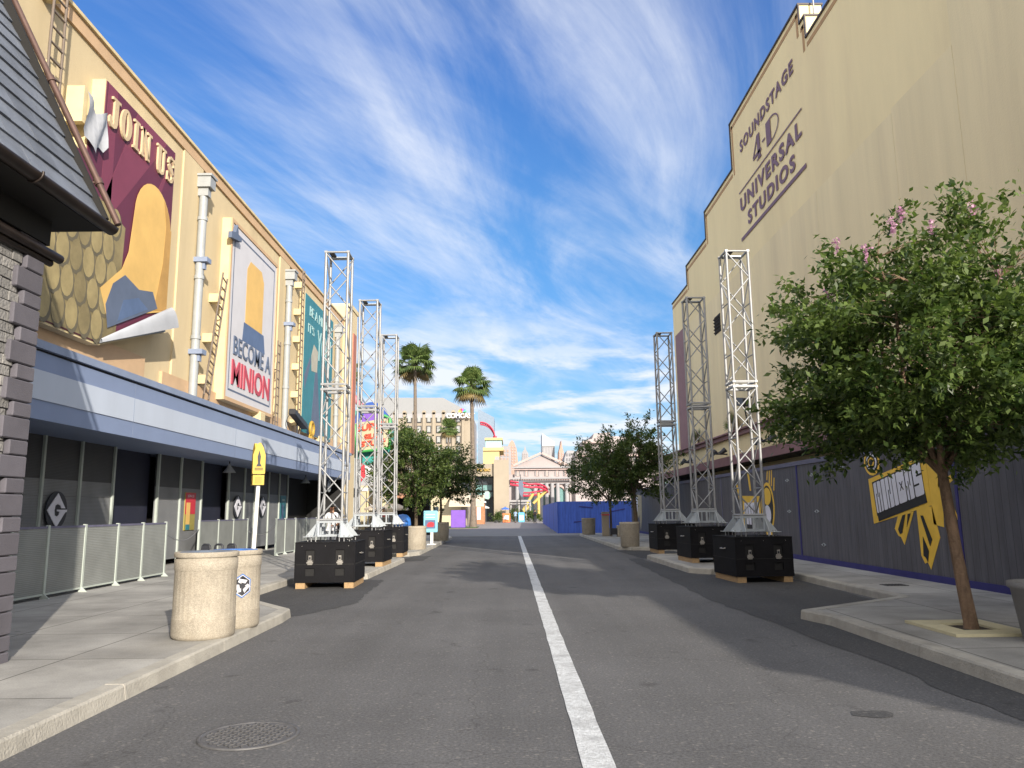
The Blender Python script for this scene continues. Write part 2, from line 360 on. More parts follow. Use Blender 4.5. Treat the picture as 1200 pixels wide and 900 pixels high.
TRIM_O = mat('ochre_trim', (.42, .26, .13), .8)
COPING = mat('dark_coping', (.07, .06, .06), .6, metal=.3)
MAUVE = mat('mauve_paint', (.26, .14, .15), .7, var=.12, scale=3)
LETTER = mat('mauve_lettering', (.19, .12, .17), .75, var=.1, scale=4)
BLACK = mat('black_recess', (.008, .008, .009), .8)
NAVY = mat('navy_opening', (.012, .015, .035), .7)
FASC_M = mat('fascia_slate_blue', (.19, .245, .39), .55, var=.05, scale=1)
FASC_L = mat('fascia_pale_blue', (.44, .50, .61), .55, var=.05, scale=1, stretch=(1, 1, .3), dirt=.15, dirtcol=(.3, .33, .4))
FASC_C = mat('fascia_cap', (.21, .26, .38), .5)
SCREEN = mesh_screen_mat('louvred_screen', (.225, .24, .235))
SCREEN2 = mesh_screen_mat('grey_wall_panel', (.19, .20, .215))
SPOST = mat('pale_green_grey_post', (.40, .45, .42), .5, var=.06)
STEEL = mat('truss_aluminium', (.32, .33, .345), .58, metal=.55, var=.1, scale=8)
STEELP = mat('bright_plate', (.42, .46, .50), .45, metal=.45, var=.08, scale=6)
BLKPLY = mat('black_painted_plywood', (.0055, .0055, .0075), .75, spec=.2, var=.3, scale=3, dirt=.5, dirtcol=(.014, .014, .017), bump=.15, bscale=30)
LATCH = mat('worn_latch_metal', (.45, .43, .40), .4, metal=.8)
WOOD = mat('raw_pine_timber', (.36, .24, .125), .8, var=.2, scale=6, stretch=(6, 1, 6), dirt=.3)
CANC = mat('exposed_aggregate', (.34, .305, .25), .85, var=.14, scale=5, speck=.2, bump=.5, bscale=120, dirt=.35, dirtcol=(.30, .25, .18))
CANC_T = mat('can_lid_grey', (.12, .15, .2), .4, var=.1)
BLUEP = mat('blue_plastic', (.04, .16, .50), .35)
WHITE = mat('white_paint', (.75, .75, .73), .5, var=.06)
YEL = mat('yellow_paint', (.52, .36, .05), .45, var=.06)
YELD = mat('dark_yellow_side', (.42, .27, .04), .5)
INK = mat('dark_ink', (.02, .022, .03), .5)
SLATE = mat('roof_slate', (.12, .135, .165), .6, var=.2, scale=3, island=.22, bump=.3, bscale=35)
BRICK = mat('grey_brick', (.22, .215, .21), .85, var=.2, scale=5, island=.22, bump=1.0, bscale=28)
MORT = mat('dark_mortar', (.06, .058, .058), .9)
QUOIN = mat('slate_quoin', (.105, .10, .12), .8, var=.12, scale=3, bump=.2, island=.1)
GUTTER = mat('dark_copper_gutter', (.028, .02, .017), .42, metal=.4, var=.3, scale=4)
COPPER = mat('brown_copper_pipe', (.11, .066, .055), .5, metal=.35, var=.2, scale=5)
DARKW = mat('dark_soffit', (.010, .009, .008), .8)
HOARD = board_mat('charcoal_boarding', (.098, .097, .112))
HOARD_T = mat('hoarding_rail', (.12, .12, .185), .6, var=.12, scale=4)
HOARD_B = mat('hoarding_base_blue', (.028, .026, .16), .6, var=.15, scale=4)
HOARD_N = board_mat('royal_blue_boarding', (.04, .10, .46), 'X')
GWHITE = mat('graffiti_white', (.70, .71, .80), .6)
GYEL = mat('graffiti_yellow', (.85, .54, .06), .6)
GBLK = mat('graffiti_black', (.01, .01, .012), .6)
BARK = mat('smooth_tan_bark', (.17, .11, .07), .8, var=.5, scale=9, stretch=(1, 1, .3), bump=1.0, bscale=38, dirt=.8, dirtcol=(.10, .06, .035))
BARKD = mat('dark_bark', (.10, .075, .05), .85, var=.3, scale=8, bump=.5)
PBARK = mat('palm_bark', (.16, .13, .105), .9, var=.3, scale=5, bump=.6, bscale=20)
LEAF = leaf_mat('myrtle_leaf', (.028, .058, .014), (.115, .165, .042))
LEAF2 = leaf_mat('dense_leaf', (.030, .062, .016), (.105, .145, .040))
LEAFP = leaf_mat('palm_leaf', (.06, .105, .03), (.14, .19, .06), .25)
DEADP = leaf_mat('dry_frond', (.16, .12, .05), (.26, .20, .09), .2)
FLOWER = leaf_mat('pink_blossom', (.40, .20, .32), (.60, .38, .50), .3)
TEAL = mat('teal_paint', (.035, .19, .24), .6, var=.1, scale=2)
TEALL = mat('pale_teal_lettering', (.30, .46, .47), .6)
MAROON = mat('maroon_paint', (.115, .022, .05), .6, var=.08, scale=1.2)
MAROON2 = mat('maroon_ray', (.185, .04, .075), .6, var=.08, scale=1.2)
GOLDL = mat('cream_gold_lettering', (.55, .43, .27), .6)
PYEL = mat('poster_yellow', (.66, .43, .14), .65, var=.12, scale=.8)
POLIVE = mat('poster_olive', (.22, .18, .09), .7, var=.3, scale=1.5)
PGREY = mat('poster_grey', (.36, .38, .42), .6, var=.2, scale=.6)
PSLATE = mat('poster_slate', (.10, .13, .2), .6, var=.15, scale=1)
PWHITE = mat('poster_white', (.56, .56, .60), .6, var=.04)
PBLUE = mat('poster_blue', (.09, .14, .26), .6)
RED = mat('poster_red', (.50, .03, .05), .5)
FRAMEL = mat('cream_frame', (.60, .50, .30), .7)
PIPEG = mat('pale_grey_pipe', (.31, .33, .345), .5, var=.1, scale=4)
LADDER = mat('brown_grey_ladder', (.15, .12, .10), .7)
GLASS = mat('dark_window_glass', (.03, .04, .05), .15)
GLASST = mat('teal_window_glass', (.16, .30, .30), .2)
STONE = mat('limestone', (.30, .26, .205), .85, var=.1, scale=.3, dirt=.15)
STONEP = mat('pale_pinkish_stone', (.35, .31, .315), .85, var=.07, scale=.3)
STONEG = mat('pale_grey_stone', (.30, .30, .32), .85, var=.08, scale=.3)
GREYR = mat('grey_metal_cladding', (.24, .25, .265), .7, var=.05, scale=.1)
CREAM = mat('cream_plaster', (.44, .39, .27), .85, var=.05, scale=.5)
YELB = mat('yellow_plaster', (.48, .385, .19), .85, var=.05)
TERRA = mat('terracotta', (.42, .22, .14), .8, var=.15, scale=1)
TRACK = mat('crimson_track_steel', (.48, .03, .07), .4)
TRACKY = mat('yellow_support_steel', (.50, .38, .12), .5)
TEALB = mat('pale_teal_plaster', (.30, .50, .46), .7)
UMB = mat('beige_canvas', (.52, .45, .36), .8)
UMBB = mat('blue_canvas', (.04, .13, .55), .7)
PURP = mat('purple_paint', (.17, .075, .42), .6)
ORNG = mat('orange_paint', (.75, .18, .06), .5)
GRASS = mat('grass_green', (.06, .10, .03), .9, var=.3, scale=4)
PAVEP = mat('pink_paving', (.33, .24, .22), .85, var=.12, scale=1)
PLAZA = mat('grey_plaza_paving', (.16, .16, .165), .85, var=.12, scale=.8)
CSTEEL = mat('cast_iron', (.10, .10, .105), .6, metal=.2, var=.25, scale=12, dirt=.4, dirtcol=(.1, .095, .09))
COLLAR = mat('cream_tree_collar', (.55, .50, .33), .85, var=.1, scale=5)
SOIL = mat('soil', (.05, .038, .026), .95, var=.3, scale=20)
SKIN = mat('skin', (.28, .15, .09), .5, var=.03)
TEE = mat('white_cotton', (.72, .72, .74), .85, var=.03)
SHORTS = mat('grey_trousers', (.10, .11, .13), .85)
HAIR = mat('dark_hair', (.012, .01, .009), .6)

# ------------------------------------------------------------ SETTING
g = MB(); S = 2500
g.add([(-S, -S, -.03), (S, -S, -.03), (S, S, -.03), (-S, S, -.03)], [(0, 1, 2, 3)], PLAZA); struct('ground', g)
rd = MB(); 
nx, ny = 2, 2
rd.add([(-8, -30, 0), (9.5, -30, 0), (9.5, 51.3, 0), (-8, 51.3, 0)], [(0, 1, 2, 3)], ASPH); struct('road', rd)
cr = MB(); cr.add([(-60, 51.3, -.004), (70, 51.3, -.004), (70, 72, -.004), (-60, 72, -.004)], [(0, 1, 2, 3)], PLAZA); struct('cross_street', cr)
pz = MB(); pz.add([(-60, 72, -.002), (70, 72, -.002), (70, 185, -.002), (-60, 185, -.002)], [(0, 1, 2, 3)], mat('plaza_paving', (.24, .22, .215), .85, var=.15, scale=.4)); struct('plaza', pz)
pk = MB(); pk.add([(-26, 72.2, .003), (-3, 72.2, .003), (-3, 76, .003), (-26, 76, .003)], [(0, 1, 2, 3)], PAVEP); struct('path', pk)
gs = MB(); gs.box(-22, -3.2, 76, 82, -.01, .06, GRASS); struct('lawn', gs)

# fresh asphalt bays between kerb islands, 4 mm above the road sheet
def wob(pts, amp=.06, n=14, seed=1):
    r = random.Random(seed); out = []
    for i in range(len(pts)):
        a = Vector(pts[i]); b = Vector(pts[(i+1) % len(pts)])
        for k in range(n):
            p = a.lerp(b, k/n); out.append((p.x+r.uniform(-amp, amp), p.y+r.uniform(-amp, amp)*2))
    return out
def sheet(mb, pts, z, m): mb.add([(x, y, z) for x, y in pts], [tuple(range(len(pts)))], m)
pa = MB()
sheet(pa, wob([(-5.1, 12.7), (-3.5, 12.3), (-2.75, 14.2), (-2.95, 16.9), (-3.0, 18.9), (-3.4, 19.2), (-5.1, 18.6)], .05), .004, ASPH_D)
sheet(pa, wob([(-3.6, 25.9), (-2.9, 26.2), (-2.9, 29.0), (-3.6, 29.0)], .04, 6), .004, ASPH_D)
sheet(pa, wob([(4.6, -10), (4.6, 5.5), (4.5, 11.5), (6.3, 13.2), (6.6, 19.4), (4.6, 19.4), (4.3, 26.2), (3.9, 26.1), (3.7, 20.0), (3.55, 14.0), (3.8, 9), (3.85, 5.5), (3.9, -10)], .05, 10, 3), .004, ASPH_D)
sheet(pa, wob([(4.4, 26), (6.3, 26), (6.4, 31.3), (4.2, 31.3)], .05, 8, 5), .004, ASPH_D)
sheet(pa, wob([(.7, 9.05), (1.5, 8.9), (2.6, 8.95)], .02, 3) if False else [(2.82+(.17+.02*math.sin(t*2.3))*math.cos(t*.6), 6.35+(.11+.02*math.sin(t*1.7))*math.sin(t*.6)) for t in range(10)], .004, ASPH_D)
struct('asphalt_patches', pa)
# centre line, a worn painted stripe
cl = MB(); r_ = random.Random(4); Lp, Rp = [], []
y = -6.0
while y < 51:
    w = .1+r_.uniform(-.006, .006); cx = .55+.0018*(y-5)
    Lp.append((cx-w, y, .005)); Rp.append((cx+w, y, .005)); y += .35
n_ = len(Lp)
cl.add(Lp+Rp, [(i, n_+i, n_+i+1, i+1) for i in range(n_-1)], PAINTW)
cl.add([(-3.0, 51.35, .002), (3.6, 51.35, .002), (3.6, 51.6, .002), (-3.0, 51.6, .002)], [(0, 1, 2, 3)], KERB)
struct('centre_line', cl)

# sidewalks with kerbs
def walk(pts, name):
    """pts: outline; kerb edges listed in order, the rest behind walls"""
    mb = MB(); n = len(pts)
    A = [(x, y, -.01) for x, y in pts]; B = [(x, y, .13) for x, y in pts]
    mb.add(B, [tuple(range(n))], CONC)
    mb.add(A+B, [(i, (i+1) % n, n+(i+1) % n, n+i) for i in range(n)], KERB)
    struct(name, mb)
KL = [(-3.42, -12), (-3.42, 11.9), (-3.46, 12.45), (-5.03, 14.6), (-5.03, 18.6), (-3.75, 19.0), (-3.5, 19.3), (-3.45, 25.6), (-3.62, 26.0), (-4.9, 26.6), (-4.9, 28.0), (-3.7, 28.9), (-3.42, 29.6), (-3.42, 46.2), (-3.7, 48.5), (-5.5, 51.0)]
walk(KL+[(-11.5, 51.0), (-11.5, -12)], 'sidewalk_left')
KR = [(4.42, -12), (4.42, 10.9), (4.25, 11.6), (6.5, 13.2), (6.5, 19.3), (5.0, 19.5), (4.55, 20.0), (4.5, 25.7), (4.75, 26.2), (6.4, 27.0), (6.4, 30.6), (4.9, 31.3), (4.45, 32.0), (4.45, 49.5), (5.0, 51)]
walk(KR+[(11, 51), (11, -12)], 'sidewalk_right')
# kerb stones: a lighter raised edge band along the open edges, jointed
def kerbs(K, name, sgn):
    mb = MB(); r = random.Random(11)
    for a, b in zip(K[:-1], K[1:]):
        a = Vector(a); b = Vector(b); d = b-a; L_ = d.length; d.normalize()
        nrm = Vector((d.y, -d.x))*sgn
        k = max(1, round(L_/2.4)); 
        for i in range(k):
            p = a+d*(L_*i/k+.006); q = a+d*(L_*(i+1)/k-.006)
            o = nrm*(.008+r.uniform(0, .006)); w = -nrm*.16; top = .134+r.uniform(0, .003)
            b0 = [p+o+nrm*.02, q+o+nrm*.02, q+w, p+w]
            t0 = [p+o-nrm*.012, q+o-nrm*.012, q+w, p+w]; m0 = [p+o+nrm*.004, q+o+nrm*.004, q+w, p+w]
            vs = [(v.x, v.y, .001) for v in b0]+[(v.x, v.y, top-.02) for v in m0]+[(v.x, v.y, top) for v in t0]
            mb.add(vs, [(0, 1, 5, 4), (1, 2, 6, 5), (3, 0, 4, 7), (4, 5, 9, 8), (5, 6, 10, 9), (7, 4, 8, 11), (8, 9, 10, 11), (2, 3, 7, 6), (6, 7, 11, 10)], KERB)
    struct(name, mb)
kerbs(KL, 'kerb_left', 1); kerbs(KR, 'kerb_right', -1)

# manhole cover, drain lids
mh = MB(); mc = (-1.92, 5.97)
mh.lathe([(.36, .002), (.36, .012), (.335, .014), (.33, .006)], CSTEEL, 48, (*mc, 0)); mh.disc(mc, .33, .007, CSTEEL, 48)
for i in range(-7, 8):
    for j in range(-7, 8):
        x, y = i*.042, j*.042
        if x*x+y*y < .30**2:
            a = R(45 if (i+j) % 2 else -45); M = Matrix.Translation((mc[0]+x, mc[1]+y, .008)) @ Matrix.Rotation(a, 4, 'Z')
            mh.box(-.017, .017, -.006, .006, 0, .006, CSTEEL, M)
solo('manhole_cover', mh, 'round cast iron manhole cover set in the asphalt near the left kerb', 'manhole', (*mc, 0))
dl = MB(); dl.box(7.08, 7.5, 14.85, 15.15, .125, .142, CSTEEL)
for i in range(6): dl.box(7.11+i*.062, 7.14+i*.062, 14.88, 15.12, .142, .146, BLACK)
solo('drain_lid', dl, 'small rectangular iron lid in the right sidewalk before the dark hoarding', 'drain', (7.3, 15, .13))

# ------------------------------------------------------------ LEFT SOUNDSTAGE (cream, sunlit) with its blue canopy
t = thing('cream_soundstage', 'long cream stucco theatre building with a blue fascia canopy on the left of the street', 'building', (-9.2, 27, 0))
w = MB()
w.box(-24, -9.2, -6, 42.0, 3.9, 11.9, STUC_L); part('wall', w, t)
w = MB(); w.box(-24, -9.14, -6, 42.0, 11.9, 12.22, STUC_PEACH); w.box(-24, -9.08, -6, 42.0, 12.22, 12.3, FRAMEL); part('coping', w, t)
w = MB(); w.box(-9.2, -9.12, 20, 41.9, 4.7, 5.35, STUC_PEACH); w.box(-9.2, -9.12, -5, 19.0, 4.7, 5.5, STUC_PEACH); part('base_course', w, t)
for y0 in (20.6, 29.9, 38.9):        # shallow stucco piers behind the pipes
    w = MB(); w.box(-9.2, -9.15, y0, y0+1.35, 5.35, 11.9, STUC_L); part('pilaster', w, t)
w = MB(); w.box(-24, -8.9, 42.0, 44.4, 0.13, 13.1, STUC_L); w.box(-24, -8.85, 42.4, 44.5, 13.1, 13.35, FRAMEL); part('end_pier', w, t)
w = MB(); w.box(-8.9, -8.84, 43.2, 44.0, 4.9, 11.8, mat('rose_paint', (.36, .14, .10), .7)); part('rose_stripe', w, t)
w = MB()
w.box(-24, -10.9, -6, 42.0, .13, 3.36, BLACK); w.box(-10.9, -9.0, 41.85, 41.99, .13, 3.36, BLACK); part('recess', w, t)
cn = MB(); cn.box(-11, -8.62, -6, 41.9, 3.36, 3.72, FASC_M); cn.box(-11, -8.60, -6, 41.9, 3.72, 4.26, FASC_L); cn.box(-11, -8.615, -6, 41.9, 4.26, 4.60, FASC_M); cn.box(-11, -8.66, -6, 41.9, 4.60, 4.65, INK); cn.box(-11, -8.55, -6, 41.9, 4.65, 4.80, FASC_C)
for yy in (17.55, 24.2, 31.0, 37.6): cn.box(-8.6, -8.597, yy, yy+.015, 3.37, 4.6, FASC_C)
part('canopy', cn, t)
# rear panel walls under the canopy at X = -10.2, each run with its battens; dark openings between
XP = -10.2
SCREEN3 = mesh_screen_mat('upper_panel_shade', (.05, .052, .058))  # darker copy of the panel grey: shade under the canopy put into colour
def rear_run(name, ys, label, door=None):
    t_ = thing(name, label, 'wall panel', (XP, ys[0], .13))
    for a, b in zip(ys[:-1], ys[1:]):
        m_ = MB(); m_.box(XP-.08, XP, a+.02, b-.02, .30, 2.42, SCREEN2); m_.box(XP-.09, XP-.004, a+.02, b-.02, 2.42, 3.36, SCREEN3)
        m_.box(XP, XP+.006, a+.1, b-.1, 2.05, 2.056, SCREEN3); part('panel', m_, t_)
    for a in ys:
        m_ = MB(); m_.box(XP-.02, XP+.05, a-.035, a+.035, .13, 3.36, SPOST); part('batten', m_, t_)
    return t_
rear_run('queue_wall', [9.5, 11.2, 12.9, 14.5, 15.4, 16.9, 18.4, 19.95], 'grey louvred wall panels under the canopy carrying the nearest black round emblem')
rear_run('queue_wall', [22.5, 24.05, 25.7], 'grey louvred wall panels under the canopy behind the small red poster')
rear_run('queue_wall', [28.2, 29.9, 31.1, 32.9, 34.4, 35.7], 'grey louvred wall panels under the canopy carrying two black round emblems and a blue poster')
w = MB(); w.box(XP-.6, XP-.25, 19.95, 22.5, .13, 3.36, NAVY); solo('dark_opening', w, 'dark navy curtained opening between the first two grey wall panel runs', 'doorway', (XP-.4, 21, .13))
w = MB(); w.box(XP-.6, XP-.25, 25.7, 28.2, .13, 3.36, NAVY); solo('dark_opening', w, 'dark navy curtained opening right of the small red poster', 'doorway', (XP-.4, 27, .13))
# round G emblems
def emblem(y, z, r, label, x=None):
    x = XP+.05 if x is None else x
    m_ = MB(); m_.prism(ell(0, 0, r*.96, r, 36), (x, y, z), (0, 1, 0), (0, 0, 1), .03, INK)
    # white diamond with a ring cut: left chevron body, ring and bar
    k = r*.92
    m_.prism([(-.98*k, 0), (-.28*k, 0), (-.22*k, .28*k), (0, .36*k), (.3*k, .26*k), (.42*k, .12*k), (.80*k, .12*k), (0, .98*k)], (x+.001, y, z), (0, 1, 0), (0, 0, 1), .045, GWHITE)
    m_.prism([(-.98*k, 0), (-.28*k, 0), (-.22*k, -.28*k), (0, -.36*k), (.22*k, -.26*k), (.26*k, -.08*k), (0, -.06*k), (0, .04*k), (1.0*k, .04*k), (.96*k, -.10*k), (.82*k, -.12*k), (0, -.98*k)][::-1], (x+.001, y, z), (0, 1, 0), (0, 0, 1), .045, GWHITE)
    solo('wall_emblem', m_, label, 'emblem', (x, y, z), 'black round emblems on the queue wall')
emblem(17.45, 1.73, .42, 'nearest black disc with a white diamond-shaped letter G, above the first low screen')
emblem(29.05, 1.88, .42, 'black disc with a white diamond-shaped letter G, left of the yellow sign pole')
emblem(32.0, 1.90, .42, 'black disc with a white diamond-shaped letter G, right of the yellow sign pole')
m_ = MB()
pts = [(.30*math.cos(R(a)), .30*math.sin(R(a))) for a in range(0, 360, 12)]
m_.tube([(-9.3, 40.0+p[0], 3.0+p[1]) for p in pts+pts[:1]], .045, STEELP, 6)
m_.prism([(-.2, 0), (0, .2), (.2, 0), (0, -.2)], (-9.3, 40, 3.0), (0, -1, 0), (0, 0, 1), .03, STEELP)
m_.cyl((-9.3, 40, 3.3), (-9.3, 40, 3.4), .02, .02, INK)
solo('hanging_emblem', m_, 'pale ring emblem hanging in the dark opening at the far end of the canopy', 'emblem', (-9.3, 40, 3))
# small posters on the panels (plain colour fields stand in for the printed artwork)
t = thing('small_poster', 'small red and yellow poster on the grey panel between the dark openings', 'poster', (XP, 24.85, 1.1))
m_ = MB(); m_.box(XP+.001, XP+.03, 24.45, 25.25, 1.12, 2.30, mat('poster_mustard', (.30, .26, .07), .6)); part('sheet', m_, t)
m_ = MB(); m_.box(XP+.03, XP+.034, 24.46, 25.24, 1.62, 2.29, RED); m_.box(XP+.034, XP+.038, 24.55, 24.83, 1.3, 1.98, PYEL); m_.box(XP+.034, XP+.038, 24.55, 24.85, 1.13, 1.3, TEAL); text_mb(m_, 'JOIN US', (XP+.034, 24.6, 2.12), (0, 1, 0), (0, 0, 1), .5, .11, PWHITE, .003); part('artwork', m_, t)
t = thing('small_poster', 'small blue poster on the grey panel right of the yellow sign pole', 'poster', (XP, 35.0, 1.1))
m_ = MB(); m_.box(XP+.001, XP+.03, 34.65, 35.45, 1.12, 2.40, TEAL); part('sheet', m_, t)
m_ = MB(); m_.box(XP+.03, XP+.034, 34.85, 35.1, 1.2, 2.0, PBLUE); m_.box(XP+.03, XP+.034, 34.85, 35.25, 2.15, 2.25, TEALL); part('artwork', m_, t)
# low louvred screens out front
def low_screen(x, ys, label, x2=None):
    t_ = thing('queue_screen', label, 'barrier', (x, ys[0], .13), 'low louvred queue screens on the left sidewalk')
    n_ = len(ys)-1
    X_ = lambda i: x+((x2-x)*i/n_ if x2 is not None else 0)
    for i in range(n_):
        a, b = ys[i], ys[i+1]; xa, xb = X_(i), X_(i+1)
        m_ = MB(); d = Vector((xb-xa, b-a, 0)); L_ = d.length; d.normalize()
        M = Matrix.Translation((xa, a, 0)) @ Matrix(((d.x, -d.y, 0, 0), (d.y, d.x, 0, 0), (0, 0, 1, 0), (0, 0, 0, 1)))
        m_.box(.03, L_-.03, -.012, .012, .22, 1.38, SCREEN, M)
        m_.box(.0, L_, -.02, .02, 1.38, 1.42, HOARD_T, M)
        m_.box(.03, L_-.03, -.018, .018, .19, .225, SPOST, M)
        part('panel', m_, t_)
    for i in range(n_+1):
        m_ = MB(); xx = X_(i)
        m_.box(xx-.03, xx+.03, ys[i]-.03, ys[i]+.03, .13, 1.44, SPOST)
        m_.prism([(0, 0), (.11, 0), (0, .10)], (xx+.03, ys[i]-.01, .13), (1, 0, 0), (0, 0, 1), .02, SPOST)
        part('post', m_, t_)
low_screen(-8.45, [9.2, 10.6, 12.0, 13.3, 14.35, 15.6, 16.9, 18.05, 19.25], 'nearest long low screen of pale green louvred panels, beside the brick house')
low_screen(-9.75, [24.6, 26.2, 27.6, 29.1], 'middle low screen of three pale green louvred panels, behind the stone bins', -9.75)
low_screen(-8.35, [28.0, 29.0, 30.3, 31.8, 33.4, 35.0, 36.8], 'farthest low screen of pale green louvred panels, left of the nearest left truss tower', -8.2)
for y, ya, lb in ((22.0, 0, 'slack steel cable between the nearest low screen and the middle low screen'), (28.2, 1, 'slack steel cable between the middle and the farthest low screens')):
    m_ = MB()
    a_, b_ = (Vector((-8.45, 19.25, 1.15)), Vector((-9.75, 24.6, 1.15))) if not ya else (Vector((-9.75, 29.1, 1.0)), Vector((-8.35, 28.0, 1.2)))
    m_.tube([a_.lerp(b_, i/10)-Vector((0, 0, .25*math.sin(math.pi*i/10))) for i in range(11)], .012, STEEL, 5)
    solo('cable', m_, lb, 'cable', a_)
# pendant lamps under the canopy
def pendant(loc, label):
    t_ = thing('pendant_lamp', label, 'lamp', loc, 'cone lamps hanging under the blue canopy')
    m_ = MB(); m_.lathe([(.03, .3), (.05, .22), (.20, .02), (.21, 0), (.19, 0)], PIPEG, 20, loc); part('lamp_shade', m_, t_)
    m_ = MB(); m_.cyl((loc[0], loc[1], loc[2]+.28), (loc[0], loc[1], 3.37), .02, .02, INK); part('stem', m_, t_)
pendant((-9.4, 26.0, 2.98), 'cone-shaped lamp hanging under the canopy left of the yellow sign')
pendant((-9.4, 35.8, 2.98), 'cone-shaped lamp hanging under the canopy right of the yellow sign')

# ------------------------------------------------------------ things fixed to the cream wall (X = -9.2)
def pipe(y, zt, label, collars=(6.4,)):
    t_ = thing('rainwater_pipe', label, 'pipe', (-9.05, y, 4.8), 'pale grey pipes down the cream wall')
    m_ = MB(); m_.cyl((-9.02, y, 4.8), (-9.02, y, zt), .12, .12, PIPEG, 14)
    for z in (6.6, 8.4, 10.2): m_.cyl((-9.02, y, z), (-9.02, y, z+.1), .145, .145, PIPEG, 14)
    part('downpipe', m_, t_)
    m_ = MB(); m_.box(-9.2, -8.76, y-.2, y+.2, zt-.15, zt+.18, PIPEG); m_.box(-9.2, -8.72, y-.24, y+.24, zt+.18, zt+.25, PIPEG); m_.box(-9.15, -8.85, y-.12, y+.12, zt-.4, zt-.15, PIPEG); part('hopper', m_, t_)
    for z in collars:
        m_ = MB(); m_.box(-9.2, -8.75, y-.16, y+.16, z, z+.14, FASC_C); m_.box(-9.12, -8.85, y-.07, y+.07, z-.2, z, FASC_C); part('bracket', m_, t_)
pipe(21.75, 11.35, 'thick pale grey rainwater pipe between the maroon poster and the white poster', (6.15, 8.9))
pipe(30.8, 11.3, 'pale grey rainwater pipe between the white poster and the teal poster', (9.2,))
pipe(39.9, 11.2, 'pale grey rainwater pipe right of the teal poster, farthest along the wall', ())
def ladder(p0, p1, w, label, n=None, x=-8.86, bent=True):
    p0 = Vector((x, p0[0], p0[1])); p1 = Vector((x, p1[0], p1[1])); d = (p1-p0); L_ = d.length; d.normalize(); s = Vector((1, 0, 0)).cross(d)
    n = n or int(L_/.3)
    t_ = thing('ladder', label, 'ladder', p0, 'ladders and cleats fixed to the cream wall')
    r = random.Random(int(p0.y*10))
    for sg in (-1, 1):
        m_ = MB(); m_.tube([p0+d*(L_*i/6)+s*(sg*w/2+r.uniform(-.015, .015)) for i in range(7)], .028, LADDER, 6); part('rail', m_, t_)
    for i in range(n):
        q = p0+d*(L_*(i+.5)/n); tl = r.uniform(-.02, .02)
        m_ = MB(); m_.cyl(q-s*w*.56+d*tl, q+s*w*.56-d*tl, .022, .022, LADDER, 6); part('rung', m_, t_)
    for i in range(max(2, int(L_/1.15))):
        q = p0+d*(L_*(i+.4)/max(2, int(L_/1.15)))
        m_ = MB(); m_.box(-9.2, -8.9, q.y-.16, q.y+.1, q.z-.13, q.z+.13, FRAMEL); part('standoff_block', m_, t_)
ladder((13.95, 9.6), (13.95, 12.9), .42, 'dark ladder standing above the slate roof, high on the cream wall')
ladder((22.35, 5.0), (23.35, 9.0), .38, 'brown ladder leaning against the wall just left of the white poster')
ladder((29.2, 4.9), (29.2, 8.2), .34, 'narrow ladder fixed right of the white poster')
ladder((32.35, 4.9), (32.35, 12.1), .32, 'tallest narrow ladder, along the left edge of the teal poster')
# flood lights on the canopy ledge
t = thing('flood_light', 'black box floodlight on a post standing on the canopy ledge below the teal poster', 'floodlight', (-8.8, 31.6, 4.8))
m_ = MB(); m_.cyl((-8.8, 31.9, 4.8), (-8.8, 31.9, 5.3), .035, .035, INK); m_.cyl((-8.8, 31.9, 4.8), (-8.8, 31.9, 4.84), .12, .12, INK); part('post', m_, t)
m_ = MB(); M = Matrix.Translation((-8.7, 31.7, 5.45)) @ Matrix.Rotation(R(-12), 4, 'X'); m_.box(-.14, .14, -1.0, 1.0, -.12, .12, INK, M, bev=.02); part('lamp_head', m_, t)
m_ = MB(); m_.tube([(-8.8, 31.0+.9*math.sin(R(a)) if False else 30.9-.5*math.sin(R(a)), 5.6-.7*(a/180)) for a in range(0, 181, 20)], .015, INK, 5); part('cable', m_, t)
t = thing('ring_lamp', 'round yellow-rimmed lamp on a small stand, right of the black floodlight', 'floodlight', (-8.75, 33.9, 4.8))
m_ = MB(); pts = [(math.cos(R(a)), math.sin(R(a))) for a in range(0, 360, 20)]; m_.tube([(-8.7, 33.9+.3*c_, 5.28+.3*s_) for c_, s_ in pts+pts[:1]], .07, YELD, 8); part('rim', m_, t)
m_ = MB(); m_.prism(ell(0, 0, .25, .25, 20), (-8.74, 33.9, 5.28), (0, -1, 0), (0, 0, 1), .06, PIPEG); part('lens', m_, t)
m_ = MB(); m_.box(-8.8, -8.65, 33.75, 34.05, 4.8, 5.0, YELD); m_.cyl((-8.72, 33.5, 4.8), (-8.72, 33.7, 5.1), .03, .03, YELD); m_.cyl((-8.72, 34.3, 4.8), (-8.72, 34.1, 5.1), .03, .03, YELD); part('stand', m_, t)
# small blocks on the ledge
for i, (y, lb) in enumerate(((27.5, 'cream block lying on the canopy ledge under the white poster'), (36.5, 'cream block lying on the canopy ledge under the teal poster'))):
    m_ = MB(); m_.box(-9.15, -8.8, y-.35, y+.2, 4.8, 5.2, FRAMEL, bev=.03); m_.prism([(0, 0), (.3, 0), (0, .25)], (-9.0, y-.35, 4.8), (0, -1, 0), (0, 0, 1), .1, FRAMEL); solo('ledge_block', m_, lb, 'block', (-9, y, 4.8))

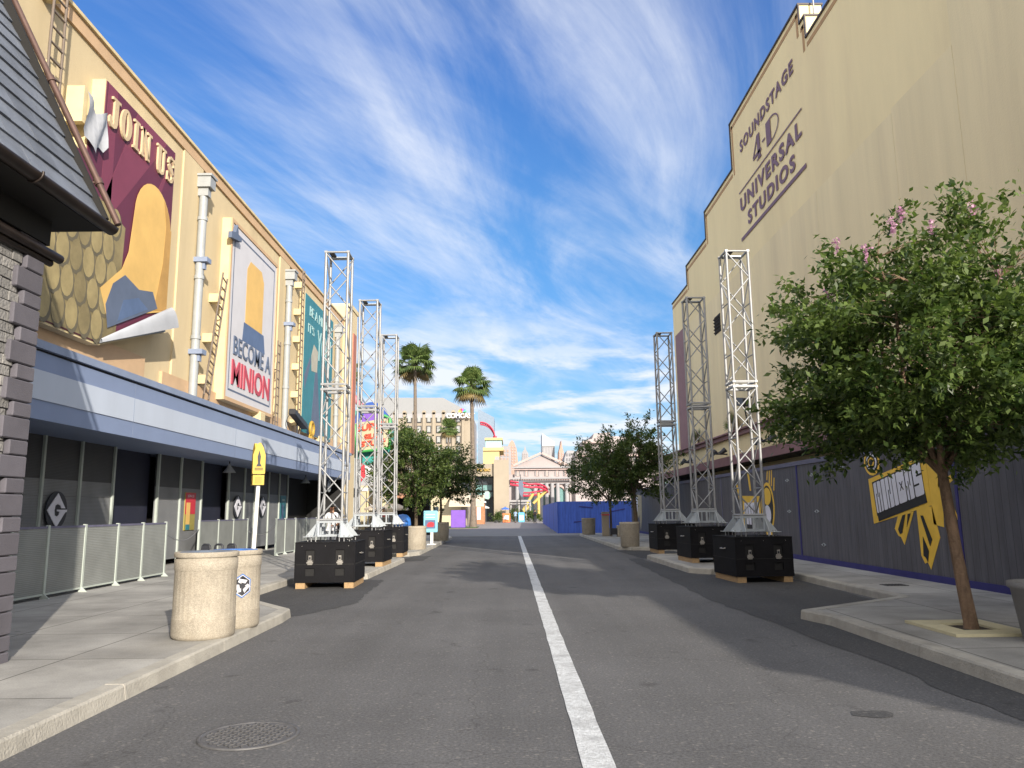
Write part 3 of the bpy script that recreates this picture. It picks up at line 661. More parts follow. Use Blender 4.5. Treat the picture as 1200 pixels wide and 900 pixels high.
# ---- large posters (lettering kept; the printed figures are left out and stand in as plain colour fields)
XW = -9.2
U_, V_ = (0, -1, 0), (0, 0, 1)      # towards the camera is "left-to-right" reversed: on this wall text runs away from us
UL = (0, 1, 0)
def wallpoly(m_, pts, x, th, mm):   # pts as (Y, z)
    m_.prism([(a, b) for a, b in pts], (x, 0, 0), (0, 1, 0), (0, 0, 1), th, mm)
t = thing('billboard', 'huge maroon billboard reading JOIN US on the cream wall', 'billboard', (XW, 17.4, 5.4))
m_ = MB()
out = [(14.55, 5.75), (19.5, 5.75), (19.5, 11.2), (15.75, 11.2), (15.75, 9.9), (14.55, 9.9)]
out = [(13.9, 5.25), (16.35, 5.25), (19.45, 6.25), (19.45, 11.22), (15.85, 11.22), (15.85, 10.2), (15.3, 10.05), (15.3, 9.2), (13.9, 9.2)]
wallpoly(m_, out, XW+.001, .30, FRAMEL); part('frame', m_, t)
m_ = MB()
inn = [(13.95, 5.3), (16.35, 5.3), (19.42, 6.3), (19.42, 11.19), (15.88, 11.19), (15.88, 10.15), (15.33, 10.0), (15.33, 9.15), (13.95, 9.15)]
wallpoly(m_, inn, XW+.301, .02, MAROON)
for a, b, c, d in ((16.1, 16.9, 17.3, 18.9), (15.9, 15.9, 15.95, 16.35), (18.3, 18.3, 19.41, 19.41)):
    wallpoly(m_, [(15.95 if a < 17 else 17.6, 8.2), (16.4 if a < 17 else 18.0, 8.2), (d, 11.18), (c, 11.18)], XW+.321, .004, MAROON2)
part('backing', m_, t)
m_ = MB()   # plain fields of the same colours and sizes as the print
wallpoly(m_, [(13.97, 5.32), (16.3, 5.32), (17.0, 5.6), (17.1, 8.2), (15.3, 8.6), (13.97, 9.1)], XW+.326, .004, POLIVE)
r = random.Random(8); OL2 = mat('poster_olive_light', (.30, .245, .12), .7, var=.2, scale=3); OL3 = mat('poster_olive_dark', (.12, .105, .07), .7)
for j in range(5):
    for i in range(6):
        cy, cz = 14.25+i*.48+(j % 2)*.24, 8.15-j*.62
        if cy > 16.75 or (cy > 16.2 and cz < 5.9): continue
        wallpoly(m_, ell(cy+.04, cz-.05, .25, .36, 14), XW+.331+.0008*j, .002, OL3); wallpoly(m_, ell(cy, cz, .22, .33, 14), XW+.334+.0008*j, .002, OL2 if r.random() < .6 else POLIVE)
wallpoly(m_, [(16.2, 6.5), (16.55, 5.95), (19.41, 6.8), (19.41, 9.0)]+[(18.42+.98*math.cos(R(a_)), 8.75+1.05*math.sin(R(a_))) for a_ in range(10, 185, 12)]+[(17.38, 8.3), (17.3, 7.7), (17.05, 7.2)], XW+.341, .004, PYEL)
wallpoly(m_, [(18.7, 6.65), (19.41, 6.82), (19.41, 9.0)]+[(18.45+.94*math.cos(R(a_)), 8.75+1.0*math.sin(R(a_))) for a_ in range(12, 70, 10)]+[(19.1, 9.0), (19.05, 8.0)], XW+.346, .003, mat('poster_amber', (.46, .27, .08), .65))
wallpoly(m_, [(16.6, 5.7), (18.9, 6.75), (18.6, 7.1), (17.9, 6.95), (17.2, 7.1), (16.7, 6.75), (16.45, 6.2)], XW+.350, .003, PSLATE)
wallpoly(m_, [(17.0, 5.95), (18.4, 6.6), (17.9, 6.75), (17.2, 6.5)], XW+.354, .002, PBLUE)
part('colour_fields', m_, t)
m_ = MB()   # curled paper corner: a real rolled sheet
rows = []
for i in range(13):
    a = i/12
    y0, z0 = 16.35+a*3.1, 5.28+a*.98; rr = .03+.15*a
    rows.append([(XW+.34+rr*(1-math.cos(R(q))), y0-.15*a*math.sin(R(q)), z0+rr*3.4*math.sin(R(q))+.02) for q in range(0, 171, 17)])
vs = [p for r in rows for p in r]; k = len(rows[0])
m_.add(vs, [(i*k+j, i*k+j+1, (i+1)*k+j+1, (i+1)*k+j) for i in range(12) for j in range(k-1)], PGREY, True)
part('curled_corner', m_, t)
m_ = MB()
# slab-serif lettering drawn stroke by stroke: J O I N  U S
def serif(mb, ch, o, w, h, x, mm):
    y0, z0 = o; st = w*.30; sf = h*.10
    def B(a, b, c, d): wallpoly(mb, [(y0+a*w, z0+c*h), (y0+b*w, z0+c*h), (y0+b*w, z0+d*h), (y0+a*w, z0+d*h)], x, .05, mm)
    def P(pts): wallpoly(mb, [(y0+a*w, z0+c*h) for a, c in pts], x, .05, mm)
    if ch == 'I': B(.3, .7, .09, .91); B(.08, .92, 0, .09); B(.08, .92, .91, 1)
    if ch == 'J':
        B(.45, .85, .22, .91); B(.25, 1.05, .91, 1)
        P([(.45, .22), (.85, .22), (.74, .06), (.5, -.02), (.22, -.02), (.02, .08), (.0, .24), (.12, .34), (.28, .28), (.26, .14), (.36, .08), (.44, .14)])
    if ch == 'N':
        B(.10, .27, .09, .91); B(.76, .9, .09, .91); P([(.05, 1), (.38, 1), (.95, 0), (.68, 0)]); B(0, .38, 0, .09); B(.6, 1.06, .91, 1); B(0, .3, .91, 1)
    if ch == 'U':
        B(.10, .44, .25, .91); B(.74, .88, .25, .91); B(0, .54, .91, 1); B(.62, 1.02, .91, 1)
        P([(.10, .25), (.44, .25), (.48, .12), (.6, .09), (.72, .14), (.74, .25), (.88, .25), (.82, .06), (.6, -.02), (.35, -.02), (.18, .06)])
    if ch == 'O':
        o1 = ell(.5, .5, .52, .52, 28); o2 = ell(.5, .5, .17, .42, 28)
        for i in range(28):
            j = (i+1) % 28; P([o1[i], o1[j], o2[j], o2[i]])
    if ch == 'S':
        import itertools
        mid = [(.86, .78), (.7, .92), (.45, .95), (.24, .84), (.24, .68), (.4, .57), (.62, .46), (.78, .33), (.74, .14), (.52, .04), (.28, .06), (.12, .2)]
        th = [.04, .05, .05, .09, .12, .13, .13, .12, .09, .05, .05, .04]
        for i in range(len(mid)-1):
            a, b = Vector(mid[i]), Vector(mid[i+1]); d = (b-a).normalized(); nn = Vector((-d.y, d.x))
            P([tuple(a-nn*th[i]), tuple(b-nn*th[i+1]), tuple(b+nn*th[i+1]), tuple(a+nn*th[i])])
        B(.82, .9, .66, .97); B(.08, .16, .03, .36)
yy = 15.98
for ch, w_ in (('J', .48), ('O', .54), ('I', .36), ('N', .56), (' ', .22), ('U', .54), ('S', .50)):
    if ch != ' ': serif(m_, ch, (yy, 10.22), w_*.9, .72, XW+.327, GOLDL)
    yy += w_+.035
part('lettering', m_, t)
# torn grey rag hanging at its corner
m_ = MB(); r = random.Random(3); rows = []
for i in range(9):
    y = 15.0+i*.11
    rows.append([(XW+.42+.05*math.sin(i*1.3+j*.7), y+.02*math.sin(j), 10.15+.28*abs(i/4-1)-j*.16-(r.uniform(0, .18) if j == 5 else 0)) for j in range(6)])
vs = [p for q in rows for p in q]
m_.add(vs, [(i*6+j, i*6+j+1, (i+1)*6+j+1, (i+1)*6+j) for i in range(8) for j in range(5)], PGREY, True)
solo('torn_cloth', m_, 'torn grey cloth hanging off the upper left corner of the maroon billboard', 'cloth', (XW+.4, 15.4, 10))
m_ = MB(); m_.box(XW, XW+.4, 14.9, 15.05, 9.7, 10.5, FRAMEL); solo('wall_block', m_, 'cream block behind the torn grey cloth beside the maroon billboard', 'block', (XW, 15, 9.7))

t = thing('billboard', 'white billboard reading BECOME A MINION in a cream frame', 'billboard', (XW, 26.5, 5.3))
m_ = MB(); wallpoly(m_, [(23.75, 5.15), (28.75, 5.15), (28.75, 11.1), (23.75, 11.1)], XW+.001, .28, FRAMEL)
for a, b, c, d in ((23.75, 28.75, 5.15, 5.27), (23.75, 28.75, 10.98, 11.1), (23.75, 23.87, 5.27, 10.98), (28.63, 28.75, 5.27, 10.98)): wallpoly(m_, [(a, c), (b, c), (b, d), (a, d)], XW+.281, .05, STUC_PEACH)
part('frame', m_, t)
m_ = MB(); wallpoly(m_, [(23.88, 5.28), (28.62, 5.28), (28.62, 10.97), (23.88, 10.97)], XW+.283, .02, PWHITE)
for a, b, c, d in ((24.1, 28.4, 5.5, 5.56), (24.1, 28.4, 10.7, 10.76), (24.1, 24.16, 5.56, 10.7), (28.34, 28.4, 5.56, 10.7)): wallpoly(m_, [(a, c), (b, c), (b, d), (a, d)], XW+.304, .004, PSLATE)
part('backing', m_, t)
m_ = MB(); wallpoly(m_, [(25.4, 8.0), (27.2, 8.0), (27.2, 9.9), (26.9, 10.25), (25.7, 10.25), (25.4, 9.9)], XW+.304, .004, PYEL)
wallpoly(m_, [(25.2, 7.35), (27.6, 7.35), (27.4, 8.0), (25.3, 8.0)], XW+.304, .004, PBLUE)
part('colour_fields', m_, t)
m_ = MB(); text_mb(m_, 'BECOME A', (XW+.304, 24.4, 6.72), UL, V_, 3.85, .62, PSLATE, .03, bold=.012); part('lettering', m_, t)
m_ = MB(); text_mb(m_, 'MINION', (XW+.304, 24.35, 5.72), UL, V_, 3.9, .84, mat('red_lettering', (.42, .06, .09), .6), .03, bold=.02); part('lettering', m_, t, label='large red word MINION')
m_ = MB(); wallpoly(m_, [(23.4, 10.3), (24.3, 10.45), (24.3, 10.6), (24.0, 10.6), (23.9, 10.9), (23.75, 10.6), (23.4, 10.5)], XW+.34, .12, PSLATE); solo('broken_bracket', m_, 'broken grey bracket at the upper left corner of the white billboard', 'bracket', (XW+.3, 23.8, 10.5))

t = thing('billboard', 'teal billboard with pale lettering at the far end of the cream wall', 'billboard', (XW, 35.2, 5.1))
m_ = MB(); wallpoly(m_, [(33.1, 5.1), (38.6, 5.1), (38.6, 11.35), (33.1, 11.35)], XW+.001, .22, FRAMEL); part('frame', m_, t)
m_ = MB(); wallpoly(m_, [(33.15, 5.1), (38.55, 5.1), (38.55, 11.3), (33.15, 11.3)], XW+.222, .02, TEAL)
wallpoly(m_, [(34.6, 5.12), (36.4, 5.12), (35.6, 8.2), (35.2, 8.2)], XW+.243, .004, PSLATE); wallpoly(m_, [(34.5, 8.0), (35.5, 8.1), (35.6, 9.1), (34.8, 9.3), (34.4, 8.7)], XW+.247, .004, mat('poster_cream', (.42, .40, .33), .6))
wallpoly(m_, [(33.4, 7.0), (34.4, 8.4), (34.2, 8.6), (33.3, 7.6)], XW+.243, .004, PSLATE)
part('backing', m_, t)
m_ = MB(); text_mb(m_, 'BE A MINION', (XW+.243, 33.9, 10.45), UL, V_, 4.3, .45, TEALL, .02); text_mb(m_, "IT'S", (XW+.243, 33.7, 9.65), UL, V_, 1.1, .42, TEALL, .02); text_mb(m_, 'YOU', (XW+.243, 35.4, 8.7), UL, V_, 2.7, 1.45, TEALL, .02); part('lettering', m_, t)

# ------------------------------------------------------------ GREY BRICK HOUSE at the left edge
t = thing('brick_house', 'grey brick house corner with slate roof and dark gutter at the left edge', 'house', (-5.2, 8.2, 0))
XH, YH = -5.2, 8.25
m_ = MB(); m_.box(-10.0, XH-.03, -4, YH-.03, 0, 5.05, MORT)
m_.prism([(0, 5.05), (-4.7, 5.05), (-2.35, 9.6)], (XH-.05, YH-.4, 0), (1, 0, 0), (0, 0, 1), .3, MORT)
part('wall_core', m_, t)
m_ = MB(); r = random.Random(2); rh = .112
for k in range(44):
    z = .02+k*rh; off = (k % 2)*.135; y = 3.2+off
    while y < YH-.35:
        L_ = .27; m_.box(XH-.04, XH-.012+r.uniform(-.006, .010), y+.007, min(y+L_, YH-.3)-.007, z+.007, z+rh-.007, BRICK); y += L_
part('brickwork', m_, t, kind='stuff') if False else part('brickwork', m_, t)
m_ = MB(); z = 0.0; k = 0
while z < 4.85:
    h = .235 if k % 2 == 0 else .165; L_ = .42 if k % 2 == 0 else .28
    m_.box(XH-.3, XH+.035, YH-L_, YH+.03, z+.006, z+h-.004, QUOIN, bev=.012); z += h; k += 1
part('quoins', m_, t)
# eave soffit, moulding, gutter
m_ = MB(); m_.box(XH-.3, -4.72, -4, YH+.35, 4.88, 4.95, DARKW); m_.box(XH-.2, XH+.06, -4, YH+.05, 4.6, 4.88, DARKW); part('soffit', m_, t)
m_ = MB(); m_.cyl((XH+.08, -4, 4.50), (XH+.08, YH+.22, 4.50), .055, .055, GUTTER, 12); m_.cyl((XH+.02, -4, 4.43), (XH+.02, YH+.15, 4.43), .04, .04, GUTTER, 10); part('moulding', m_, t)
m_ = MB(); pts = []
GX, GZ = -4.68, 4.96
prof = [(GX+.085*math.cos(R(a)), GZ+.085*math.sin(R(a))) for a in range(180, 361, 15)]
inner = [(GX+.072*math.cos(R(a)), GZ+.072*math.sin(R(a))) for a in range(360, 179, -15)]
pf = prof+inner; vs = [(x, -4, z) for x, z in pf]+[(x, YH+.46, z) for x, z in pf]; n_ = len(pf)
m_.add(vs, [(i, (i+1) % n_, n_+(i+1) % n_, n_+i) for i in range(n_)], GUTTER, True)
vs = [(x, YH+.46, z) for x, z in prof]; m_.add(vs, [tuple(range(len(prof)))], GUTTER)
for y in np.arange(-2, YH, 1.15): m_.tube([(GX+.093*math.cos(R(a)), float(y), GZ+.093*math.sin(R(a))) for a in range(170, 371, 20)], .014, GUTTER, 5)
part('gutter', m_, t)
# slate roof: rows of separate slates up a 63 degree pitch
tn = Vector((-.4540, 0, .8910)); up_n = Vector((.8910, 0, .4540))
eave = Vector((-4.72, 0, 5.02)); exp_ = .28
m_ = MB(); r = random.Random(9)
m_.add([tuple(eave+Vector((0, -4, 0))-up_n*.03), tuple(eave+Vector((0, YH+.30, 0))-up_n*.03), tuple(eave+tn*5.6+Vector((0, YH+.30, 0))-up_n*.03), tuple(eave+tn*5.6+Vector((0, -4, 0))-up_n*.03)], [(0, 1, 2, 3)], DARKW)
for k in range(20):
    y = 3.4-(k % 2)*.21
    while y < YH+.3:
        w_ = .42+r.uniform(-.02, .02); y1 = min(y+w_, YH+.33)
        lift = r.uniform(0, .006); a = eave+tn*(k*exp_-.03); b = a+tn*(exp_*1.35)
        th = .022
        p = [a+up_n*(.012+lift), a+up_n*(.012+lift+th), b+up_n*(-.008+th*.6), b-up_n*.012]
        q0 = [Vector((v.x, y+.004, v.z)) for v in p]; q1 = [Vector((v.x, y1-.004, v.z)) for v in p]
        m_.add(q0+q1, [(0, 1, 2, 3), (7, 6, 5, 4), (0, 4, 5, 1), (1, 5, 6, 2), (3, 2, 6, 7), (0, 3, 7, 4)], SLATE); y = y1
part('roof', m_, t)
m_ = MB(); m_.prism([(-4.74, 4.93), (-4.62, 5.0), (-7.05, 9.9), (-7.25, 9.9)], (0, YH+.28, 0), (1, 0, 0), (0, 0, 1), .05, DARKW); part('verge_board', m_, t)
m_ = MB(); rp = [eave+tn*s_+up_n*.11+Vector((0, YH+.40, 0)) for s_ in np.linspace(-.1, 5.4, 12)]; m_.tube(rp, .038, COPPER, 10)
for s_ in (.5, 2.0, 3.3, 4.4):
    q = eave+tn*s_+up_n*.11+Vector((0, YH+.40, 0)); m_.tube([q-tn*.04, q+tn*.04], .052, COPPER, 10); m_.cyl(q, q-up_n*.12-Vector((0, .1, 0)), .016, .016, COPPER, 6)
part('verge_pipe', m_, t)
# ------------------------------------------------------------ RIGHT SOUNDSTAGE (beige, in shade, stepped parapet)
XR = 9.2
t = thing('beige_soundstage', 'huge beige theatre building with a stepped parapet on the right of the street', 'building', (XR, 27, 0))
prof = [(11.8, 3.35), (41.5, 3.35), (41.5, 12.85), (37.85, 12.85), (37.85, 13.85), (33.85, 13.85), (33.85, 15.15), (29.35, 15.15), (29.35, 17.1), (21.75, 17.1), (21.75, 16.45), (21.35, 16.45), (21.35, 15.72), (11.8, 15.72)]
def rwall(m_, pts, x, th, mm):       # polygon in the plane X = x, thickness th away from the street
    m_.prism([(a, b) for a, b in pts], (x, 0, 0), (0, 1, 0), (0, 0, 1), th, mm)
m_ = MB(); rwall(m_, prof, XR, .7, STUC_R); part('wall', m_, t)
m_ = MB(); m_.box(XR+.7, 34, 12.0, 41.3, 0.1, 12.4, STUC_R); m_.box(XR+.002, 33.9, 11.7, 12.0, .1, 12.6, STUC_R); part('rear_volume', m_, t)
m_ = MB(); m_.box(XR+.01, 20, 41.5, 49.0, 3.35, 4.6, STUC_R); part('far_annex', m_, t)
# slightly proud lower render coat with real joints
m_ = MB()
ys_ = [11.8, 14.42, 16.97, 21.5, 27.5, 33.5, 38.7]; tops = [11.95, 10.95, 10.85, 10.85, 10.85, 10.85]
for a, b, z1 in zip(ys_[:-1], ys_[1:], tops): m_.box(XR-.022, XR, a+.006, b-.006, 4.68, z1, STUC_R2)
part('render_panel', m_, t)
m_ = MB()      # coping and the ochre painted line under it, following the steps
top_ = [p for p in prof[2:]]
for (a, za), (b, zb) in zip(top_[:-1], top_[1:]):
    if abs(za-zb) < 1e-6:
        m_.box(XR-.05, XR+.75, b-.03, a+.03, za, za+.06, COPING); m_.box(XR-.012, XR, b+(.0), a-.0, za-.30, za-.16, TRIM_O)
    else:
        lo, hi = min(za, zb), max(za, zb); m_.box(XR-.012, XR, a-.30 if zb > za else a+.16, a-.16 if zb > za else a+.30, lo-.30, hi-.16, TRIM_O); m_.box(XR-.04, XR-.001, a-.04, a+.04, lo, hi, COPING)
part('coping', m_, t)
m_ = MB(); m_.box(XR-.06, XR+.5, 39.0, 40.9, 4.5, 10.9, MAUVE); part('far_pilaster', m_, t)
m_ = MB(); m_.box(XR-.16, XR, 11.8, 49, 3.36, 3.72, MAUVE); m_.box(XR-.14, XR, 11.8, 49, 4.45, 4.66, MAUVE); m_.box(XR-.24, XR, 11.8, 49, 4.62, 4.68, MAUVE); part('cornice', m_, t)
m_ = MB(); m_.box(XR+.9, XR+1.2, 11.8, 49.0, .1, 3.35, BLACK); m_.box(XR-.1, XR+1.2, 11.8, 49, 3.33, 3.35, BLACK); part('recess', m_, t)
m_ = MB(); m_.box(XR-.03, XR, 32.2, 33.15, 9.15, 9.95, BLACK)
for i in range(5):
    M = Matrix.Translation((XR-.05, 0, 9.22+i*.15)) @ Matrix.Rotation(R(35), 4, 'Y'); m_.box(-.05, .05, 32.2, 33.15, -.008, .008, COPING, M)
part('louvre', m_, t)
UR = (0, -1, 0)
for s_, a, b, z0, z1, bd in (('SOUNDSTAGE', 28.18, 22.5, 15.30, 15.78, .02), ('UNIVERSAL', 28.55, 22.2, 13.0, 13.58, .025), ('STUDIOS', 27.75, 22.88, 12.2, 12.75, .025)):
    m_ = MB(); text_mb(m_, s_, (XR-.026, a, z0), UR, (0, 0, 1), a-b, z1-z0, LETTER, .006, bold=bd+.012, space=1.22); part('lettering', m_, t)
m_ = MB()
def rl(pts, th=.006): rwall(m_, pts, XR-.026-th, th, LETTER)
rl([(26.75, 14.42), (26.75, 14.30), (25.85, 14.30), (25.85, 14.42)]); rl([(26.22, 14.15), (26.22, 15.05), (25.95, 15.05), (25.95, 14.15)]); rl([(26.22, 15.05), (26.75, 14.42), (26.68, 14.36), (26.18, 14.95)])
rl([(26.35, 14.10), (26.35, 14.16), (25.85, 14.16), (25.85, 14.10)]); rl([(25.7, 14.5), (25.7, 14.56), (25.4, 14.56), (25.4, 14.5)])
rl([(25.25, 14.1), (25.25, 14.98), (24.8, 14.98), (24.8, 14.1)])
o1 = [(24.8-.8*math.sin(R(a)), 14.54+.44*math.cos(R(a))) for a in range(0, 181, 12)]; o2 = [(24.8-.74*math.sin(R(a)), 14.54+.39*math.cos(R(a))) for a in range(0, 181, 12)]
for i in range(len(o1)-1): rl([o1[i], o1[i+1], o2[i+1], o2[i]])
part('lettering', m_, t, label='tall narrow 4-D')
m_ = MB(); m_.box(XR-.031, XR-.024, 22.08, 28.61, 13.79, 13.84, LETTER); m_.box(XR-.031, XR-.024, 22.05, 28.66, 11.87, 12.0, LETTER); part('rule_lines', m_, t)
# roof vent post
m_ = MB(); m_.cyl((XR+.4, 21.6, 16.4), (XR+.4, 21.6, 18.2), .03, .02, STEEL, 6); solo('lightning_rod', m_, 'thin metal rod on the stepped parapet of the beige building', 'rod', (XR+.4, 21.6, 16.4))
# low unseen wing added behind the viewer, sized to shade the road's right side
m_ = MB(); m_.box(9.6, 30, -6.8, 11.6, 0, 5.6, STUC_R); m_.box(9.5, 30, -6.9, 11.6, 5.6, 5.75, COPING); solo('shade_wing', m_, 'unseen low beige wing added beyond the right edge to shade the road', 'building', (12, 0, 0))

# spot lights on the right wall
def arm_light(y, z, label, L_=.75):
    t_ = thing('spot_light', label, 'spotlight', (XR, y, z), 'black spotlights along the mauve cornice')
    m_ = MB(); m_.cyl((XR, y, z), (XR-.55, y, z+.02), .03, .03, INK, 8); m_.cyl((XR-.5, y-L_, z+.05), (XR-.5, y+L_, z-.02), .025, .025, INK, 8); part('arm', m_, t_)
    for sg in (-1, 1):
        c = Vector((XR-.5, y+sg*L_, z)); m_ = MB(); m_.cyl(c+Vector((0, 0, -.02)), c+Vector((.22, 0, .2 if sg > 0 else .14)), .07, .11, INK, 12); part('lamp_head', m_, t_)
arm_light(26.4, 3.86, 'black double spotlight arm behind the nearest right truss tower')
arm_light(32.4, 3.86, 'black double spotlight arm behind the second right truss tower')
arm_light(38.2, 3.86, 'black double spotlight arm behind the farthest right truss tower')
t = thing('flood_light', 'black box floodlight on the upper mauve ledge behind the nearest right truss tower', 'floodlight', (XR-.2, 28.6, 4.68))
m_ = MB(); m_.cyl((XR-.25, 28.6, 4.68), (XR-.35, 28.6, 5.5), .03, .03, INK, 8); m_.cyl((XR-.35, 28.6, 5.45), (XR-.35, 27.6, 5.6), .025, .025, INK, 8); part('post', m_, t)
m_ = MB(); M = Matrix.Translation((XR-.4, 28.6, 5.55)) @ Matrix.Rotation(R(10), 4, 'X'); m_.box(-.15, .15, -.55, .55, -.15, .15, INK, M, bev=.02); part('lamp_head', m_, t)
# small fan palms on the ledge
def fan_tuft(loc, s, label):
    t_ = thing('fan_plant', label, 'plant', loc); m_ = MB(); r = random.Random(int(loc[1]*7))
    for k in range(16):
        a = R(r.uniform(-80, 80)); tilt = r.uniform(-.5, .1)
        d = Vector((tilt, math.sin(a), abs(math.cos(a))*.9+.15)).normalized(); L_ = s*r.uniform(.6, 1.0)
        c = Vector(loc)+d*L_*.45
        for j in range(9):
            b = R(-52+j*13); q = Vector((0, 1, 0)).cross(d) if abs(d.y) < .9 else Vector((1, 0, 0)); sd = d.cross(Vector((1, 0, 0))).normalized()
            e = (d*math.cos(b)+sd*math.sin(b))*L_*.55; w_ = sd.cross(e).normalized()*.0+e.cross(Vector((1, .2, 0))).normalized()*.018*s
            m_.add([c-w_*.5, c+e*.5-w_, c+e, c+e*.5+w_, c+w_*.5], [(0, 1, 2, 3, 4)], DEADP if k % 3 else LEAFP)
    part('crown', m_, t_)
    m_ = MB(); m_.cyl(loc, (loc[0], loc[1], loc[2]+s*.4), .05, .03, BARKD, 6); part('stem', m_, t_)
fan_tuft((XR-.2, 30.6, 4.68), .95, 'dry fan-shaped plant on the mauve ledge between the first two right truss towers')
fan_tuft((XR-.2, 36.4, 4.68), .8, 'smaller dry fan-shaped plant on the mauve ledge farther along')

# ------------------------------------------------------------ HOARDING (charcoal boards, blue base)
XF = 8.38
t = thing('hoarding', 'long charcoal boarded hoarding with blue base and yellow graffiti along the right sidewalk', 'fence', (XF, 20, .13))
posts_ = [-1.5, 6.5, 14.5, 22.5, 30.6, 38.7]
ends_ = [-6.0]+posts_+[46.8, 53.5]
for a, b in zip(ends_[:-1], ends_[1:]):
    m_ = MB(); m_.box(XF, XF+.08, a, b, .26, 2.82, HOARD); part('board_panel', m_, t)
m_ = MB(); m_.box(XF-.03, XF+.08, -6, 53.5, 2.82, 2.94, HOARD_T); part('top_rail', m_, t)
m_ = MB(); m_.box(XF-.03, XF+.08, -6, 53.5, .13, .26, HOARD_B); part('base_rail', m_, t)
for y in posts_:
    m_ = MB(); m_.box(XF-.02, XF, y-.04, y+.04, .26, 2.82, HOARD_B if y < 30 else HOARD_T); part('joint_strip', m_, t)
for y, z in ((23.3+.0, 2.42), (21.4, 2.5), (23.3, 1.5), (21.2, 1.5), (29.2, 1.5), (32.0, 1.5), (19.4, 2.6), (20.9, .62)):
    m_ = MB(); m_.prism([(-.17, 0), (0, .05), (.17, 0), (0, -.05)], (XF-.012, y, z), (0, 1, 0), (0, 0, 1), .011, STEELP); m_.prism(ell(0, 0, .035, .035, 8), (XF-.016, y, z), (0, 1, 0), (0, 0, 1), .004, INK); part('tie_plate', m_, t)
# graffiti panel on the hoarding: yellow board lettered MINIONS, striped ribbons and a skateboard
def hp(m_, pts, x, mm, th=.006): m_.prism(pts, (XF-.004-x, 0, 0), (0, 1, 0), (0, 0, 1), th, mm)
m_ = MB()
hp(m_, [(18.02, 2.24), (17.93, 1.22), (15.42, 1.62), (15.48, 2.62)], .002, GYEL)
hp(m_, [(17.72, 1.50), (17.66, 1.28), (15.55, 1.68), (15.60, 1.92)], .012, GBLK)
hp(m_, [(17.84, 2.16), (17.72, 1.40), (15.60, 1.80), (15.68, 2.52)], .010, GBLK)
part('graffiti', m_, t, label='yellow graffiti board lettered MINIONS')
m_ = MB()
# chunky leaning block letters, cut by thin black slits
TLq, TRq, BLq, BRq = Vector((17.80, 2.13)), Vector((15.66, 2.50)), Vector((17.71, 1.46)), Vector((15.58, 1.86))
def bq(u_, v_): return tuple((BLq*(1-u_)+BRq*u_)*(1-v_)+(TLq*(1-u_)+TRq*u_)*v_)
cuts = {'M': [(.26, .34, -.02, .62), (.66, .74, -.02, .62), (.46, .54, .5, 1.02)], 'I': [], 'N': [(.58, .68, .42, 1.02), (.32, .42, -.02, .58)], 'O': [],
        'S': [(.4, 1.03, .60, .66), (-.03, .6, .32, .38)]}
wl = {'M': 1.25, 'I': .62, 'N': 1.05, 'O': 1.25, 'S': 1.3}; tot_ = sum(wl[c_] for c_ in 'MINIONS'); u0 = 0
for ch in 'MINIONS':
    u1 = u0+wl[ch]/tot_; L0 = lambda a_: u0+(u1-u0)*(.07+.86*a_)
    m_.prism([bq(L0(0), .02), bq(L0(0), .97), bq(L0(.12), 1.0), bq(L0(.88), 1.0), bq(L0(1), .97), bq(L0(1), .02), bq(L0(.88), -.01), bq(L0(.12), -.01)], (XF-.022, 0, 0), (0, 1, 0), (0, 0, 1), .006, GWHITE)
    for (a_, b_, c_, d_) in cuts[ch]: m_.prism([bq(L0(a_), c_), bq(L0(a_), d_), bq(L0(b_), d_), bq(L0(b_), c_)], (XF-.026, 0, 0), (0, 1, 0), (0, 0, 1), .005, GBLK)
    if ch == 'O':
        for (q0, q1) in (((.3, .66), (.7, .38)), ((.3, .38), (.7, .66))):
            m_.prism([bq(L0(q0[0]), q0[1]), bq(L0(q0[0]+.10), q0[1]), bq(L0(q1[0]+.10), q1[1]), bq(L0(q1[0]), q1[1])], (XF-.026, 0, 0), (0, 1, 0), (0, 0, 1), .005, GBLK)
    u0 = u1
part('graffiti', m_, t, label='pale block letters reading MINIONS')
m_ = MB()
def ribbon(p):     # yellow torn ribbon with black diagonal bars
    hp(m_, p, .003, GYEL)
ribbon([(16.78, 1.42), (16.12, 1.50), (16.62, .80), (16.74, .96), (16.84, .98), (16.98, 1.13)])
hp(m_, [(16.58, 1.42), (16.46, 1.44), (16.66, 1.05), (16.76, 1.02), (16.82, 1.12)], .012, GBLK); hp(m_, [(16.36, 1.45), (16.24, 1.46), (16.44, 1.18)], .012, GBLK)
ribbon([(16.0, 1.6), (15.40, 1.6), (15.22, 1.0), (15.66, .36), (15.76, .5), (15.86, .46), (15.98, .62)])
hp(m_, [(15.46, 2.62), (15.12, 2.7), (14.95, 2.2), (15.05, 1.2), (15.40, 1.25)], .003, GYEL); hp(m_, [(15.0, 2.05), (14.62, 2.2), (14.60, 2.08), (14.98, 1.9)], .003, GYEL)
hp(m_, [(15.86, 1.42), (15.76, 1.42), (15.50, .95), (15.60, .82)], .012, GBLK); hp(m_, [(15.84, 1.0), (15.66, .72), (15.74, .5), (15.80, .58), (15.88, .62)], .012, GBLK)
part('graffiti', m_, t, label='torn yellow and black striped ribbons')
m_ = MB()
sk = lambda k: [(14.72+.15*k*math.cos(R(a))*1.0+.22*math.sin(R(a))*0, 1.35+.40*k*math.sin(R(a))) for a in range(0, 360, 20)]
rot = lambda pts: [(14.72+(a-14.72)*math.cos(.45)+(b-1.35)*math.sin(.45), 1.35-(a-14.72)*math.sin(.45)+(b-1.35)*math.cos(.45)) for a, b in pts]
hp(m_, rot(sk(1.15)), .002, GYEL); hp(m_, rot(sk(.95)), .010, GBLK)
